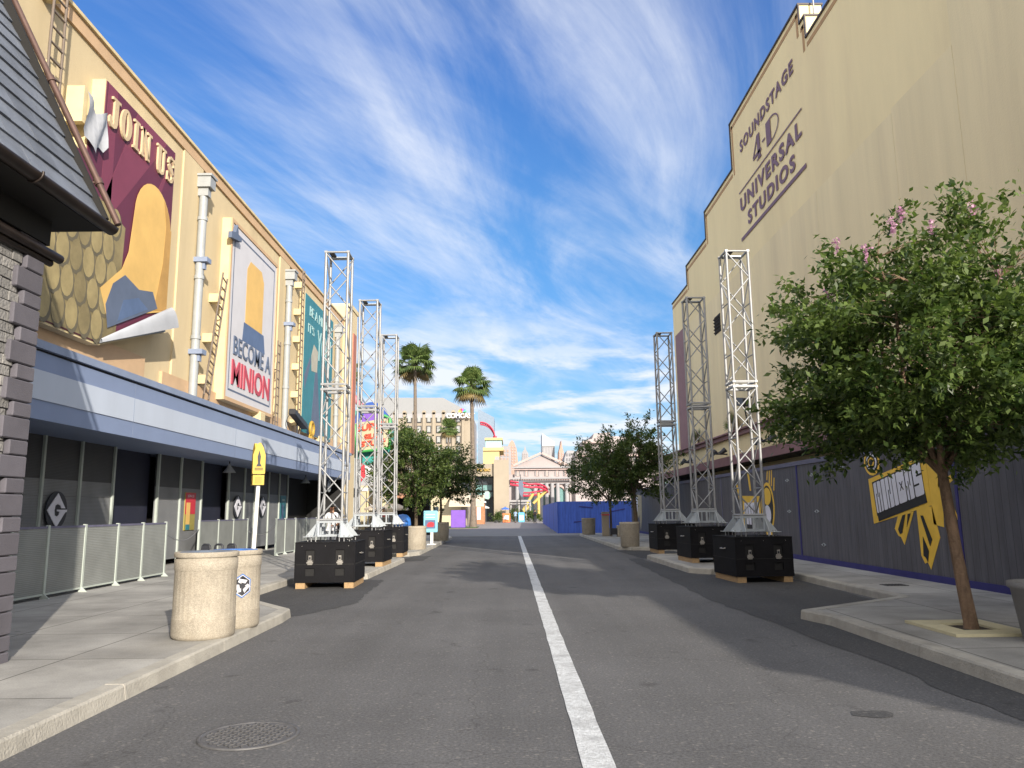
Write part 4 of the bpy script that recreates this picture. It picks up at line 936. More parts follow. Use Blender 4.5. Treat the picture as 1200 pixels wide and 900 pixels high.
for q in (.55, -.55): m_.prism(ell(14.72+q*.18, 1.35+q*.36, .035, .035, 10), (XF-.024, 0, 0), (0, 1, 0), (0, 0, 1), .005, GWHITE)
hp(m_, [(14.98, 2.6), (14.90, 2.6), (15.06, 1.95), (15.12, 1.98)], .003, GYEL)
part('graffiti', m_, t, label='black skateboard outlined in yellow')
m_ = MB()      # concentric target rings
for rr, mm, q in ((.34, GYEL, 0), (.27, GBLK, 1), (.22, GWHITE, 2), (.17, GBLK, 3), (.13, GYEL, 4), (.08, GBLK, 5)):
    hp(m_, ell(17.78, 2.62, rr*1.15, rr*.9, 16), .004+q*.005, mm)
part('graffiti', m_, t, label='yellow and black target rings')
m_ = MB()      # second graffiti
hp(m_, [(27.9, 2.05), (27.9, .9), (25.95, .85), (25.95, 2.0)], .002, GYEL); hp(m_, [(27.7, 1.8), (27.7, .95), (26.1, .95), (26.1, 1.8)], .010, GWHITE)
for i in range(5): hp(m_, [(27.6-i*.3, 1.7), (27.57-i*.3, 1.7), (27.5-i*.3, 1.0), (27.54-i*.3, 1.0)], .014, GBLK)
hp(m_, [(27.7, 1.06), (26.1, 1.02), (26.1, .9), (27.7, .9)], .016, GBLK)
hp(m_, ell(25.2, 1.65, .62, .78, 24), .003, GYEL); hp(m_, ell(25.2, 1.65, .52, .68, 24), .009, GBLK); hp(m_, ell(25.2, 1.98, .38, .28, 16), .014, GYEL); hp(m_, ell(25.25, 1.4, .34, .30, 16), .014, GWHITE)
for a, b, c in ((24.9, 2.35, .45), (24.7, 2.3, .5), (24.5, 2.15, .4), (25.1, 2.5, .3)): hp(m_, [(a, b), (a+.08, b), (a-.02, b+c), (a-.1, b+c)], .002, GYEL)
hp(m_, [(25.6, .95), (24.9, .95), (24.8, .5), (25.1, .62), (25.3, .45)], .002, GYEL); hp(m_, ell(25.2, .78, .14, .14, 12), .01, GWHITE)
hp(m_, [(28.6, 2.5), (28.3, 1.9), (28.1, 1.9), (28.45, 2.55)], .002, GYEL); hp(m_, [(27.2, 2.9), (27.0, 2.2), (26.85, 2.2), (27.0, 2.9)], .002, GYEL)
part('graffiti', m_, t, label='second yellow board and round yellow shape behind the nearest right truss tower')
m_ = MB()
hp(m_, [(51.9, 2.6), (49.2, 2.5), (49.4, 1.0), (49.9, .3), (50.3, 1.3), (51.0, 1.0), (51.6, .8)], .002, mat('faded_paint', (.42, .36, .22), .7)); hp(m_, [(51.7, 2.4), (50.6, 2.4), (50.9, 1.5), (51.7, 1.2)], .01, GWHITE)
part('graffiti', m_, t, label='faded pale splash of paint near the far end')
# royal blue hoarding farther on, turning the corner
t = thing('blue_hoarding', 'royal blue plywood hoarding round a corner at the end of the right sidewalk', 'fence', (3.55, 56, 0))
m_ = MB(); m_.box(3.55, 9.6, 55.9, 56.0, 0, 2.24, HOARD_N); part('front_panel', m_, t)
m_ = MB(); m_.prism([(0, 0), (math.hypot(.9, 46), 0), (math.hypot(.9, 46), 2.24), (0, 2.24)], (3.55, 56.0, 0), Vector((.9, 46, 0)).normalized(), (0, 0, 1), -.1, HOARD_N); part('side_panel', m_, t)
for i in range(9):
    y = 58+i*5; x = 3.55+.9*(y-56)/46
    m_ = MB(); m_.box(x-.06, x, y, y+.35, 0, 2.2, FASC_C if i % 2 else HOARD_B); part('batten', m_, t)
for x0, z0, x1, z1 in ((4.6, .75, 5.6, .82), (5.0, 1.85, 6.0, 1.75), (6.5, 1.3, 8.3, 1.65)):
    m_ = MB(); m_.prism([(x0, z0), (x1, z1), (x1, z1+.06), (x0, z0+.06)], (0, 55.9, 0), (1, 0, 0), (0, 0, 1), .03, HOARD_B); part('brace', m_, t)

# ------------------------------------------------------------ TRUSS TOWERS on ballast cases
def make_truss():
    H = 6.75; S = .26
    t_ = thing('truss_tower', '-', 'truss tower', (0, 0, 0), 'aluminium truss towers lining the street')
    b = MB()
    for sx in (-1, 1):
        for sy in (-1, 1):
            b.box(sx*.26-.035, sx*.26+.035, sy*.26-.035, sy*.26+.035, .1, .42, STEELP)
            for (ax, ay) in ((1, 0), (0, 1)):
                o = Vector((sx*.26, sy*.26, .1)); u = Vector((sx*ax, sy*ay, 0))
                b.prism([(.03, 0), (.27, 0), (.27, .02), (.04, .30), (.03, .30)], o, u, (0, 0, 1), .012, STEELP)
            b.prism([(0, 0), (.27, 0), (.27, .27), (0, .27)], (sx*.26, sy*.26, .10), (sx, 0, 0), (0, sy, 0), .012, STEELP)
            for dx, dy in ((.2, .1), (.1, .2), (.0, .22)): b.cyl((sx*(.26+dx), sy*(.26+dy), 0), (sx*(.26+dx), sy*(.26+dy), .14), .014, .014, STEEL, 6)
    for z in (.10, .40):
        for sg in (-1, 1):
            b.box(-.30, .30, sg*.26-.025, sg*.26+.025, z, z+.045, STEELP); b.box(sg*.26-.025, sg*.26+.025, -.30, .30, z+.001, z+.044, STEELP)
    for sg in (-1, 1): b.box(-.02, .02, sg*.26-.02, sg*.26+.02, .14, .40, STEELP); b.box(sg*.26-.02, sg*.26+.02, -.02, .02, .14, .40, STEELP)
    part('base_frame', b, t_, True)
    def section(z0, z1, nb, flip, name):
        m_ = MB(); cs = [(-S, -S), (S, -S), (S, S), (-S, S)]
        for c in cs: m_.cyl((*c, z0), (*c, z1), .032, .032, STEEL, 10)
        for k in range(4):
            a, b_ = cs[k], cs[(k+1) % 4]
            for z in (z0+.03, z1-.03): m_.cyl((*a, z), (*b_, z), .027, .027, STEEL, 8)
            f = (k+flip) % 2
            for i in range(nb):
                za, zb = z0+.06+(z1-z0-.12)*i/nb, z0+.06+(z1-z0-.12)*(i+1)/nb
                p, q = (a, b_) if (i+f) % 2 == 0 else (b_, a)
                m_.cyl((*p, za), (*q, zb), .017, .017, STEEL, 7)
            if k % 2 == 1:
                for i in range(1, nb, 2):
                    z = z0+.06+(z1-z0-.12)*i/nb; m_.cyl((*a, z), (*b_, z), .015, .015, STEEL, 6)
        # connector plates and bolts
        for z in (z0, z1-.05):
            for c in cs: m_.box(c[0]-.035, c[0]+.035, c[1]-.035, c[1]+.035, z, z+.05, STEEL)
        part(name, m_, t_, True)
    section(.44, 3.45, 5, 0, 'lower_section'); section(3.52, H, 5, 1, 'upper_section')
    j = MB()
    for z in (3.43, 3.52):
        for sg in (-1, 1): j.box(-.29, .29, sg*.26-.02, sg*.26+.02, z, z+.03, STEEL); j.box(sg*.26-.02, sg*.26+.02, -.29, .29, z+.001, z+.029, STEEL)
    for a in (-1, 1):
        for b_ in (-1, 1): j.cyl((a*.26, b_*.26, 3.4), (a*.26, b_*.26, 3.6), .016, .016, LATCH, 6)
    part('joint_collar', j, t_, True)
    tp = MB(); tp.box(-.2, -.08, -.2, .2, H-.05, H-.02, GUTTER); tp.box(-.24, .24, .05, .2, H-.06, H-.04, STEELP); part('top_plate', tp, t_, True)
    return t_
def make_case():
    t_ = thing('ballast_case', '-', 'equipment case', (0, 0, 0), 'black plywood ballast cases under the truss towers')
    W, D, z0, z1 = .64, .74, .13, .965
    m_ = MB(); m_.box(-W, W, -D+.04, D, z0, z1, BLKPLY)
    # front skin built round four openings
    zs = [z0, .27, .43, .56, .82, z1]; xs = [-W, -.42, -.22, .22, .42, W]
    for i in range(5):
        for k in range(5):
            if k in (1, 3) and i in (1, 3): continue
            m_.box(xs[k], xs[k+1], -D, -D+.04, zs[i], zs[i+1], BLKPLY)
    m_.box(-W-.004, W+.004, -D-.008, D+.008, .505, .515, GROUT); m_.box(-W-.01, W+.01, -D-.01, D+.01, z1, z1+.018, BLKPLY)
    for sx in (-1, 1):
        m_.box(sx*W-.02 if sx > 0 else sx*W-.008, sx*W+.008 if sx > 0 else sx*W+.02, -D-.008, -D+.03, z0, z1, BLKPLY)
    for x in (-.5, 0.0, .5):
        m_.cyl((x, -D-.003, .9), (x, -D+.01, .9), .007, .007, LATCH, 6)
    part('case_body', m_, t_, True)
    m_ = MB(); 
    for x in (-.32, .32):
        m_ = MB(); m_.box(x-.1, x+.1, -D+.035, -D+.039, .27, .82, BLACK); part('hand_hole', m_, t_, True)
    for x in (-.32, .32):
        m_ = MB(); y = -D-.012
        m_.box(x-.055, x+.055, y, y+.02, .50, .60, LATCH, bev=.006); m_.box(x-.03, x+.03, y-.004, y+.014, .60, .70, LATCH); m_.box(x-.07, x+.07, y-.010, y+.006, .535, .565, LATCH); m_.box(x-.018, x+.018, y-.012, y-.004, .62, .67, INK)
        part('latch', m_, t_, True)
    for x in (-.52, .52):
        m_ = MB(); m_.box(x-.1, x+.1, -D+.02, D-.02, 0, .13, WOOD); part('timber_runner', m_, t_, True)
    for sx in (-1, 1):
        m_ = MB(); m_.tube([(sx*(W+.005), -.12, .72), (sx*(W+.05), -.11, .71), (sx*(W+.05), .11, .71), (sx*(W+.005), .12, .72)], .012, LATCH, 6); part('side_handle', m_, t_, True)
    return t_
TR = make_truss(); CS = make_case()
spots = [(-4.02, 17.75, 0, 2, 'nearest left'), (-4.12, 22.45, .13, -1, 'middle left'), (-4.22, 27.0, .13, 1, 'farthest left'),
         (5.52, 17.95, 0, 4, 'nearest right'), (5.62, 22.5, .13, 3, 'middle right'), (5.6, 27.1, .13, 1, 'farthest right')]
side = {-1: 'the left sidewalk', 1: 'the right sidewalk'}
for i, (x, y, z, rz, nm) in enumerate(spots):
    L1 = '%s of the six silver truss towers, standing on a black case' % nm
    L2 = '%s black plywood case with metal latches, under a truss tower' % nm
    if i == 0: a, b = TR, CS
    else: a, b = copy_tree(TR), copy_tree(CS)
    a.location = (x, y, z+.985); b.location = (x, y, z); b.rotation_euler = (0, 0, R(rz)); a.rotation_euler = (0, 0, R(rz*.4))
    a['label'] = L1; b['label'] = L2

# ------------------------------------------------------------ STONE LITTER BINS, sign, crate
def bin_(loc, r0, h, lid, label, em=False):
    t_ = thing('litter_bin', label, 'litter bin', loc, 'round exposed-aggregate bins by the left kerb')
    n_ = 128
    rib = lambda i: 1.0-(.012 if (i % 4) == 0 else 0)
    m_ = MB(); x, y, z = loc
    m_.lathe([(r0*.90, 0), (r0*.97, .02), (r0*.985, .05), (r0*.985, .24)], CANC, 64, loc)
    m_.lathe([(r0*.985, .24), (r0*.97, .25), (r0*.965, h*.78), (r0*.97, h*.785)], CANC, n_, loc, True, rib)
    m_.lathe([(r0*.97, h*.785), (r0*.985, h*.80), (r0*.985, h*.92), (r0*.95, h*.925), (r0*.95, h*.935)], CANC, 64, loc)
    m_.lathe([(r0*.95, h*.935), (r0, h*.94), (r0*1.01, h*.95), (r0*1.01, h*.985), (r0*.99, h), (r0*.93, h), (r0*.92, h-.02)], CANC, 64, loc)
    part('stone_drum', m_, t_)
    m_ = MB(); m_.lathe([(r0*.92, h-.02), (r0*.8, h+.004), (r0*.42, h-.005), (r0*.40, h-.05), (r0*.38, h-.25)], lid, 40, loc); m_.disc((x, y), r0*.39, z+h-.2, BLACK, 24); part('lid', m_, t_)
    m_ = MB(); m_.lathe([(r0*.86, 0), (r0*.86, .004)], GROUT, 30, loc); part('foot_shadow_gap', m_, t_) if False else None
    if em:
        m_ = MB(); a0 = R(-52); 
        def sp(a, zz, rr): return (x+rr*math.cos(a), y+rr*math.sin(a), z+zz)
        def plate(pts, rr, mm):
            vs = [sp(a0+p/r0, h*.55+q, rr) for p, q in pts]; m_.add(vs, [tuple(range(len(vs)))], mm)
        hexa = lambda s_: [(s_*math.cos(R(a))*.85, s_*math.sin(R(a))) for a in (90, 150, 210, 270, 330, 30)]
        plate(hexa(.155), r0*.99+.004, BLUEP); plate(hexa(.140), r0*.99+.006, PWHITE); plate(hexa(.128), r0*.99+.008, INK)
        for k in range(3):
            c = R(90+120*k); pc = lambda r_, a_: (r_*math.cos(c+a_), r_*math.sin(c+a_))
            plate([pc(.045, -.9), pc(.095, -.75), pc(.095, .35), pc(.115, .35), pc(.075, .85), pc(.03, .45), pc(.05, .4)], r0*.99+.010, PWHITE)
        part('emblem', m_, t_, label='recycling arrows emblem')
    return t_
bin_((-3.76, 9.78, .13), .375, 1.02, CANC_T, 'nearest round stone litter bin with a grey lid, standing on the kerb corner')
bin_((-3.71, 10.6, .13), .36, 1.0, BLUEP, 'round stone bin with a blue lid and recycling emblem, behind the nearest bin', True)
t = thing('ride_sign', 'yellow pointed sign board on a white pole behind the stone bins', 'sign', (-4.72, 14.4, .13))
m_ = MB(); m_.cyl((-4.72, 14.4, .13), (-4.65, 14.4, 2.35), .042, .036, WHITE, 12); m_.cyl((-4.72, 14.4, .13), (-4.72, 14.4, .16), .16, .16, INK, 16); part('pole', m_, t)
shp = [(a_, b_*.76) for a_, b_ in ((-.105, 0), (.105, 0), (.11, .04), (.11, .46), (.07, .64), (.02, .76), (-.02, .76), (-.07, .64), (-.11, .46), (-.11, .04))]
for k, (dx, dy, an) in enumerate(((-.09, .06, -55), (0, -.04, 12))):
    u = Vector((math.cos(R(an)), math.sin(R(an)), 0))
    m_ = MB(); m_.prism(shp, (-4.64+dx, 14.4+dy, 2.33), u, (0, 0, 1), .05, YEL); m_.prism([(-.10, -.20), (.10, -.20), (.10, -.02), (-.10, -.02)], (-4.64+dx, 14.4+dy, 2.33), u, (0, 0, 1), .05, YEL)
    part('sign_board', m_, t)
u = Vector((math.cos(R(12)), math.sin(R(12)), 0)); w_ = u.cross(Vector((0, 0, 1)))
m_ = MB(); o = Vector((-4.64, 14.36, 2.33))+w_*.052
m_.prism([(-.05, .14), (.05, .14), (.02, .20), (.03, .32), (0, .44), (-.03, .32), (-.02, .20)], o, u, (0, 0, 1), .004, INK)
for z in (.10, .07): m_.prism([(-.075, z), (.075, z), (.075, z+.014), (-.075, z+.014)], o, u, (0, 0, 1), .004, INK)
m_.prism([(-.06, -.17), (.06, -.17), (.06, -.05), (-.06, -.05)], o, u, (0, 0, 1), .004, YELD); part('symbol', m_, t)
t = thing('handled_crate', 'low black crate with upright handles, standing behind the stone bins', 'crate', (-5.0, 13.0, .13))
m_ = MB(); m_.box(-5.12, -4.50, 12.85, 13.15, .13, .95, BLKPLY, bev=.02); part('crate_body', m_, t)
for x in (-5.02, -4.81, -4.60):
    m_ = MB(); m_.tube([(x-.08, 13, .94), (x-.06, 13, 1.09), (x-.04, 13, 1.11), (x+.04, 13, 1.11), (x+.06, 13, 1.09), (x+.08, 13, .94)], .018, INK, 6)
    if x != -4.81: m_.box(x-.05, x+.05, 12.98, 13.02, .94, 1.09, INK)
    part('handle', m_, t)
# grey planter at the right edge
m_ = MB(); m_.lathe([(.30, 0), (.33, .03), (.40, .56), (.43, .58), (.43, .64), (.36, .64), (.36, .5)], mat('grey_cast_planter', (.17, .17, .175), .8, bump=.3), 32, (5.92, 8.62, .13)); m_.disc((5.92, 8.62), .36, .13+.56, SOIL, 24)
solo('planter_pot', m_, 'grey round planter cut off by the right edge of the photo', 'planter', (5.92, 8.62, .13))
# ------------------------------------------------------------ TREES
def leaf_cloud(centres, dirs, n, size, rng, spread, aspect=.5, droop=.15):
    """numpy leaf quads (pointed, folded) in sprays round twig lines"""
    k = rng.integers(0, len(centres), n)
    c = centres[k]; d = dirs[k]
    s = rng.uniform(-.5, .9, (n, 1))
    off = rng.normal(0, 1, (n, 3))*spread*rng.uniform(.3, 1, (n, 1))
    p = c+d*s*spread*2.2+off*.55
    a = d*.5+rng.normal(0, .65, (n, 3)); a[:, 2] -= droop; a /= np.linalg.norm(a, axis=1, keepdims=True)
    up = rng.normal(0, .55, (n, 3)); up[:, 2] += 1.0
    b = np.cross(up, a); b /= np.linalg.norm(b, axis=1, keepdims=True)
    L_ = size*rng.uniform(.6, 1.25, (n, 1)); W_ = L_*aspect
    nn = np.cross(a, b)
    v = np.stack([p, p+a*L_*.45+b*W_*.5+nn*W_*.12, p+a*L_, p+a*L_*.45-b*W_*.5+nn*W_*.12], 1).reshape(-1, 3)
    f = np.arange(n*4).reshape(-1, 4)
    return v, f
def np_mesh(name, v, f, m, origin):
    me = bpy.data.meshes.new(name); v = v-np.array(origin)
    me.vertices.add(len(v)); me.vertices.foreach_set('co', v.astype(np.float32).ravel())
    me.loops.add(f.size); me.loops.foreach_set('vertex_index', f.astype(np.int32).ravel())
    me.polygons.add(len(f)); me.polygons.foreach_set('loop_start', np.arange(0, f.size, f.shape[1], dtype=np.int32))
    me.polygons.foreach_set('loop_total', np.full(len(f), f.shape[1], dtype=np.int32))
    me.materials.append(m); me.update(); me.validate()
    return me
def crown_pts(rng, n, c, rad, z0, z1, lump=.35, shape='vase', asym=(0, 0)):
    """twig positions in an uneven shell: lobed outline, hollow spots"""
    ph = rng.uniform(0, 6.28, 6); out = []
    while len(out) < n:
        q = rng.normal(0, 1, 3); q /= np.linalg.norm(q); 
        az = math.atan2(q[1], q[0]); el = q[2]
        lob = 1+lump*(.5*math.sin(3*az+ph[0]+2*el)+.35*math.sin(5*az+ph[1]-3*el)+.4*math.sin(4*el*2+ph[2]+az))
        r = rng.uniform(.25, 1)**.5*lob
        zc = (z0+z1)/2; h = (z1-z0)/2
        if shape == 'dome': zc = z0+(z1-z0)*.34; h = (z1-zc) if q[2] > 0 else (zc-z0)
        p = np.array([c[0]+q[0]*rad*r, c[1]+q[1]*rad*r, zc+q[2]*h*r])
        if shape == 'vase' and p[2] < zc: 
            k_ = (p[2]-z0)/(zc-z0)
            if math.hypot(p[0]-c[0], p[1]-c[1]) > rad*(1.02+.15*k_): continue
        if p[2] < z0-.15: continue
        out.append(p)
    return np.array(out)
def tree(name, label, base, trunk_top, c, rad, z0, z1, ntw, nleaf, lsize, m_leaf, m_bark, r0, seed, group=None, flowers=0, lump=.35, shape='vase'):
    rng = np.random.default_rng(seed); r = random.Random(seed)
    t_ = thing(name, label, 'tree', base, group)
    tips = crown_pts(rng, ntw, c, rad, z0, z1, lump, shape)
    T = Vector(trunk_top); B = Vector(base)
    m_ = MB(); mid = B.lerp(T, .5)+Vector((r.uniform(-.04, .04), r.uniform(-.04, .04), 0))
    m_.tube([B-Vector((0, 0, .03)), B+Vector((0, 0, .06)), B.lerp(mid, .5), mid, mid.lerp(T, .6), T], [r0*1.25, r0*1.08, r0, r0*.92, r0*.86, r0*.8], m_bark, 14)
    part('trunk', m_, t_)
    # limbs: a few stems fork from the trunk top, twigs leave them
    stems = []; m_ = MB(); ns = 7
    for k in range(ns):
        a = 2*math.pi*k/ns+r.uniform(-.3, .3); rr = rad*r.uniform(.35, .62) if k else rad*.05
        e = Vector((c[0]+math.cos(a)*rr, c[1]+math.sin(a)*rr, z0+(z1-z0)*r.uniform(.62, .85)))
        m1 = T.lerp(e, .35)+Vector((math.cos(a)*.12*rad, math.sin(a)*.12*rad, -.03)); m2 = T.lerp(e, .7)+Vector((0, 0, .05*rad))
        pts = [T-Vector((0, 0, .05)), m1, m2, e]; m_.tube(pts, [r0*.6, r0*.4, r0*.26, r0*.1], m_bark, 7)
        stems.append([pts[0].lerp(pts[1], .6), m1, m1.lerp(m2, .5), m2, m2.lerp(e, .5), e])
    flat = [p for s in stems for p in s]; F_ = np.array([p[:] for p in flat]); dirs = []
    for p in tips:
        q = F_-p; dd = np.linalg.norm(q, axis=1)+np.maximum(0, F_[:, 2]-p[2]+.1)*2; s = Vector(F_[dd.argmin()]); e = Vector(p)
        mid = s.lerp(e, .55)+Vector((r.uniform(-.08, .08), r.uniform(-.08, .08), r.uniform(.0, .12)))*rad*.5
        m_.tube([s, mid, e], [r0*.13, r0*.08, r0*.03], m_bark, 4, False)
        d = (e-mid).normalized(); dirs.append((d.x, d.y, d.z+.1))
    part('limbs', m_, t_)
    dirs = np.array(dirs)
    v, f = leaf_cloud(tips, dirs, nleaf, lsize, rng, rad*.085+.03)
    me = np_mesh('crown', v, f, m_leaf, base); o = bpy.data.objects.new('crown', me); C.objects.link(o); o.parent = t_
    if flowers:
        spots_ = [(1047, 268, 9.0), (1091, 270, 9.1), (981, 290, 9.3), (1056, 254, 9.4), (972, 352, 9.2), (1168, 316, 8.8), (1015, 300, 9.0), (1140, 250, 9.3), (1178, 262, 9.0), (935, 372, 9.4), (1110, 300, 8.7)][:flowers]
        for sx_, sy_, sY in spots_:
            c0 = at(sx_, sy_, sY); k_ = int(rng.integers(40, 80)); e0 = Vector(tips[np.linalg.norm(tips-np.array(c0[:]), axis=1).argmin()])
            tw_ = MB(); tw_.tube([e0, e0.lerp(c0, .5), c0], [.006, .005, .003], LEAFP, 4); part('flower_stalk', tw_, t_)
            fv, ffc = leaf_cloud(np.array([c0[:]]), np.array([[0, 0, 1.0]]), k_, .038, rng, .05+.0002*k_, .9)
            me = np_mesh('blossom', fv, ffc, FLOWER, base); ob = bpy.data.objects.new('blossom', me); C.objects.link(ob); ob.parent = t_
    return t_
tree('crape_myrtle', 'nearest tree with pink blossoms and a bare tan trunk, in the right sidewalk', (5.56, 9.62, .15), (5.50, 9.8, 2.05), (5.55, 9.9), 2.02, 2.15, 5.35, 470, 52000, .105, LEAF, BARK, .075, 12, flowers=8, lump=.26, shape='dome')
m_ = MB()
for a, b, c_, d in ((5.05, 6.0, 9.05, 9.35), (5.05, 6.0, 9.92, 10.2), (5.05, 5.32, 9.35, 9.92), (5.76, 6.0, 9.35, 9.92)): m_.box(a, b, c_, d, .131, .165, COLLAR)
m_.disc((5.54, 9.63), .27, .140, SOIL, 16)
solo('tree_collar', m_, 'cream square collar laid round the foot of the tan-trunked tree', 'tree grate', (5.5, 9.6, .13))
def planter(x, y, z, r0, r1, h, label, mm=CANC):
    m_ = MB(); n_ = 96; rib = lambda i: 1-(.015 if i % 4 == 0 else 0)
    m_.lathe([(r0*.95, 0), (r0, .03), (r0+(r1-r0)*.9, h*.88)], mm, n_, (x, y, z), True, rib); m_.lathe([(r1*.98, h*.88), (r1, h*.9), (r1, h), (r1*.86, h), (r1*.86, h-.1)], mm, 48, (x, y, z)); m_.disc((x, y), r1*.87, z+h-.08, SOIL, 24)
    return solo('stone_planter', m_, label, 'planter', (x, y, z), 'round stone tree planters')
planter(-3.78, 31.6, .13, .40, .42, .92, 'round stone planter with the nearest tree on the left sidewalk')
planter(-3.62, 40.8, .13, .44, .46, .94, 'second round stone planter on the left sidewalk, behind the blue information sign')
planter(4.88, 31.8, .13, .37, .41, .98, 'nearest round stone planter on the right kerb island')
planter(4.85, 48.0, .13, .40, .43, 1.0, 'far round stone planter in front of the blue hoarding')
tree('street_tree', 'round-crowned tree in the nearest left planter', (-3.78, 31.6, .97), (-3.75, 31.6, 2.25), (-3.85, 31.8), 1.6, 1.95, 4.85, 330, 17000, .13, LEAF2, BARKD, .07, 21, 'street trees in stone planters')
tree('street_tree', 'round-crowned tree in the second left planter', (-3.62, 40.8, .97), (-3.6, 40.8, 2.3), (-3.45, 41.0), 1.85, 2.1, 4.8, 300, 13000, .15, LEAF2, BARKD, .07, 22, 'street trees in stone planters')
tree('street_tree', 'larger dark tree behind the nearest right planter', (5.9, 36.5, .13), (5.85, 36.5, 2.3), (5.7, 36.6), 1.95, 2.05, 5.55, 420, 19000, .14, LEAF2, BARKD, .11, 23, 'street trees in stone planters', lump=.4)
tree('street_tree', 'thin-trunked tree in front of the blue hoarding', (5.9, 45.5, .13), (5.9, 45.5, 2.1), (5.6, 45.8), 2.2, 2.1, 5.4, 340, 13000, .15, LEAF2, BARKD, .07, 24, 'street trees in stone planters')
m_ = MB(); m_.box(6.0, 6.7, 43.4, 44.0, .13, .75, CANC, bev=.03); m_.box(5.6, 6.0, 43.5, 43.9, .25, .6, INK); solo('stone_block', m_, 'low square concrete block by the thin-trunked tree', 'block', (6.3, 43.7, .13))
m_ = MB(); m_.box(5.35, 5.75, 45, 45.4, .13, 1.5, STONE, bev=.02); m_.box(5.33, 5.77, 44.98, 45.42, 1.3, 1.36, RED); solo('litter_bin', m_, 'pale square litter bin by the thin-trunked tree in front of the blue hoarding', 'litter bin', (5.5, 45.2, .13))

def palm(x, y, h, cs, label, seed, r0=.2, green=1.0):
    r = random.Random(seed); t_ = thing('fan_palm', label, 'palm tree', (x, y, 0), 'tall fan palms')
    m_ = MB(); n_ = 10; lean = r.uniform(-.15, .15)
    pts = [(x+lean*(i/n_)**2, y, h*i/n_) for i in range(n_+1)]; rs = [r0*(1.5 if i == 0 else 1.05-.42*(i/n_)) for i in range(n_+1)]
    m_.tube(pts, rs, PBARK, 10); part('trunk', m_, t_)
    top_ = Vector(pts[-1]); g_ = MB(); d_ = MB()
    for k in range(64):
        el = R(r.uniform(-50, 78)) if k > 6 else R(r.uniform(45, 80)); az = r.uniform(0, 6.283)
        dead = el < R(-34)
        d = Vector((math.cos(el)*math.cos(az), math.cos(el)*math.sin(az), math.sin(el))); pl = cs*r.uniform(.42, .58)
        hub = top_+d*pl+Vector((0, 0, -.04*cs)); mb = d_ if dead else g_; mm = DEADP if dead else LEAFP
        mb.cyl(top_, hub, .025*cs, .012*cs, mm, 4, False)
        side = d.cross(Vector((0, 0, 1))); side = side.normalized() if side.length > .1 else Vector((1, 0, 0)); nrm = side.cross(d)
        nb = 15; L_ = cs*r.uniform(.42, .58)
        for j in range(nb):
            b = R(-100+200*j/(nb-1)); e = d*math.cos(b)+side*math.sin(b); w_ = e.cross(nrm).normalized()*.035*cs
            m1 = hub+e*L_*.55+nrm*.03*cs; tip = hub+e*L_*(1-.15*abs(b))-Vector((0, 0, .20*L_*(1+.6*abs(b))))
            mb.add([hub, m1-w_, tip, m1+w_], [(0, 1, 2, 3)], mm)
    part('crown', g_, t_)
    if d_.v: part('dry_fronds', d_, t_)
palm(-8.1, 67, 14.6, 2.3, 'tallest fan palm on the left, in front of the grey hotel', 31)
palm(-3.7, 79.5, 14.6, 2.4, 'tall fan palm standing on the lawn left of the street end', 32, .28)
palm(-8.8, 112, 13.6, 1.9, 'shorter fan palm in front of the hotel windows', 33)
palm(-9.7, 73, 8.2, 1.7, 'low fan palm half hidden by the left street tree', 34)
palm(-12.6, 57, 12.0, 2.0, 'fan palm behind the truss towers beyond the cream building', 35)

# ------------------------------------------------------------ FAR BUILDINGS
def A(px, py, Y): return at(px, py, Y)
def bx(m_, p0, p1, Y, depth, mm, z0=None):
    a = A(*p0, Y); b = A(*p1, Y); x0, x1 = sorted((a.x, b.x)); zz0, zz1 = sorted((a.z, b.z))
    m_.box(x0, x1, Y, Y+depth, zz0 if z0 is None else z0, zz1, mm); return x0, x1, zz0, zz1
# hotel
t = thing('hotel', 'tall limestone hotel with scalloped parapet, rows of windows and a rooftop COMCAST sign', 'building', (-18, 170, 0))
xl, xr, zt = A(440, 478, 170).x, A(552, 482, 170).x, A(552, 484, 170).z
m_ = MB(); m_.box(xl, xr, 170, 196, 0, zt, STONE); part('wall', m_, t)
m_ = MB(); pw = 2.17; npier = int((xr-xl)/pw)
for i in range(npier+1):
    x = xl+i*pw; m_.box(x-.3, x+.3, 169.6, 170, 0, zt+.2, STONE); 
for i in range(npier): 
    x = xl+(i+.5)*pw
    m_.box(x-pw/2+.3, x+pw/2-.3, 169.75, 170, zt-1.0, zt-.05, STONEG)
for i in range(npier+1):
    x = xl+i*pw; m_.cyl((x, 169.6, zt+.2), (x, 169.9, zt+.2), .48, .48, STONE, 10)
part('pier', m_, t, kind=None)
m_ = MB(); m_.box(xr-.0, xr+.12, 170, 196, zt*.0, zt, STONEG); part('side_wall', m_, t)
rows_ = [A(510, 491+12.2*i, 170).z for i in range(7)]
for zi in rows_:
    for i in range(npier):
        x = xl+(i+.5)*pw
        if x < A(470, 500, 170).x: continue
        m_ = MB(); m_.box(x-.52, x+.52, 169.82, 170, zi-.82, zi+.82, INK); fr_ = part('window', m_, t)
        m_ = MB(); m_.box(x-.34, x+.34, 169.74, 169.82, zi-.62, zi+.62, mat('hotel_pane', (.30, .31, .31), .2) if 'hotel_pane' not in MATS else MATS['hotel_pane']); p_ = part('pane', m_, fr_)
sx0, sx1, sz0, sz1 = A(523, 488, 168).x, A(556, 488, 168).x, A(540, 489.5, 168).z, A(540, 483.5, 168).z
t2 = thing('rooftop_sign', 'white COMCAST lettering with a small coloured fan emblem on the hotel parapet', 'sign', (sx0, 168.5, sz0))
m_ = MB(); text_mb(m_, 'COMCAST', (sx0, 168.9, sz0), (1, 0, 0), (0, 0, 1), sx1-sx0, sz1-sz0, PWHITE, .3, bold=.03); part('lettering', m_, t2)
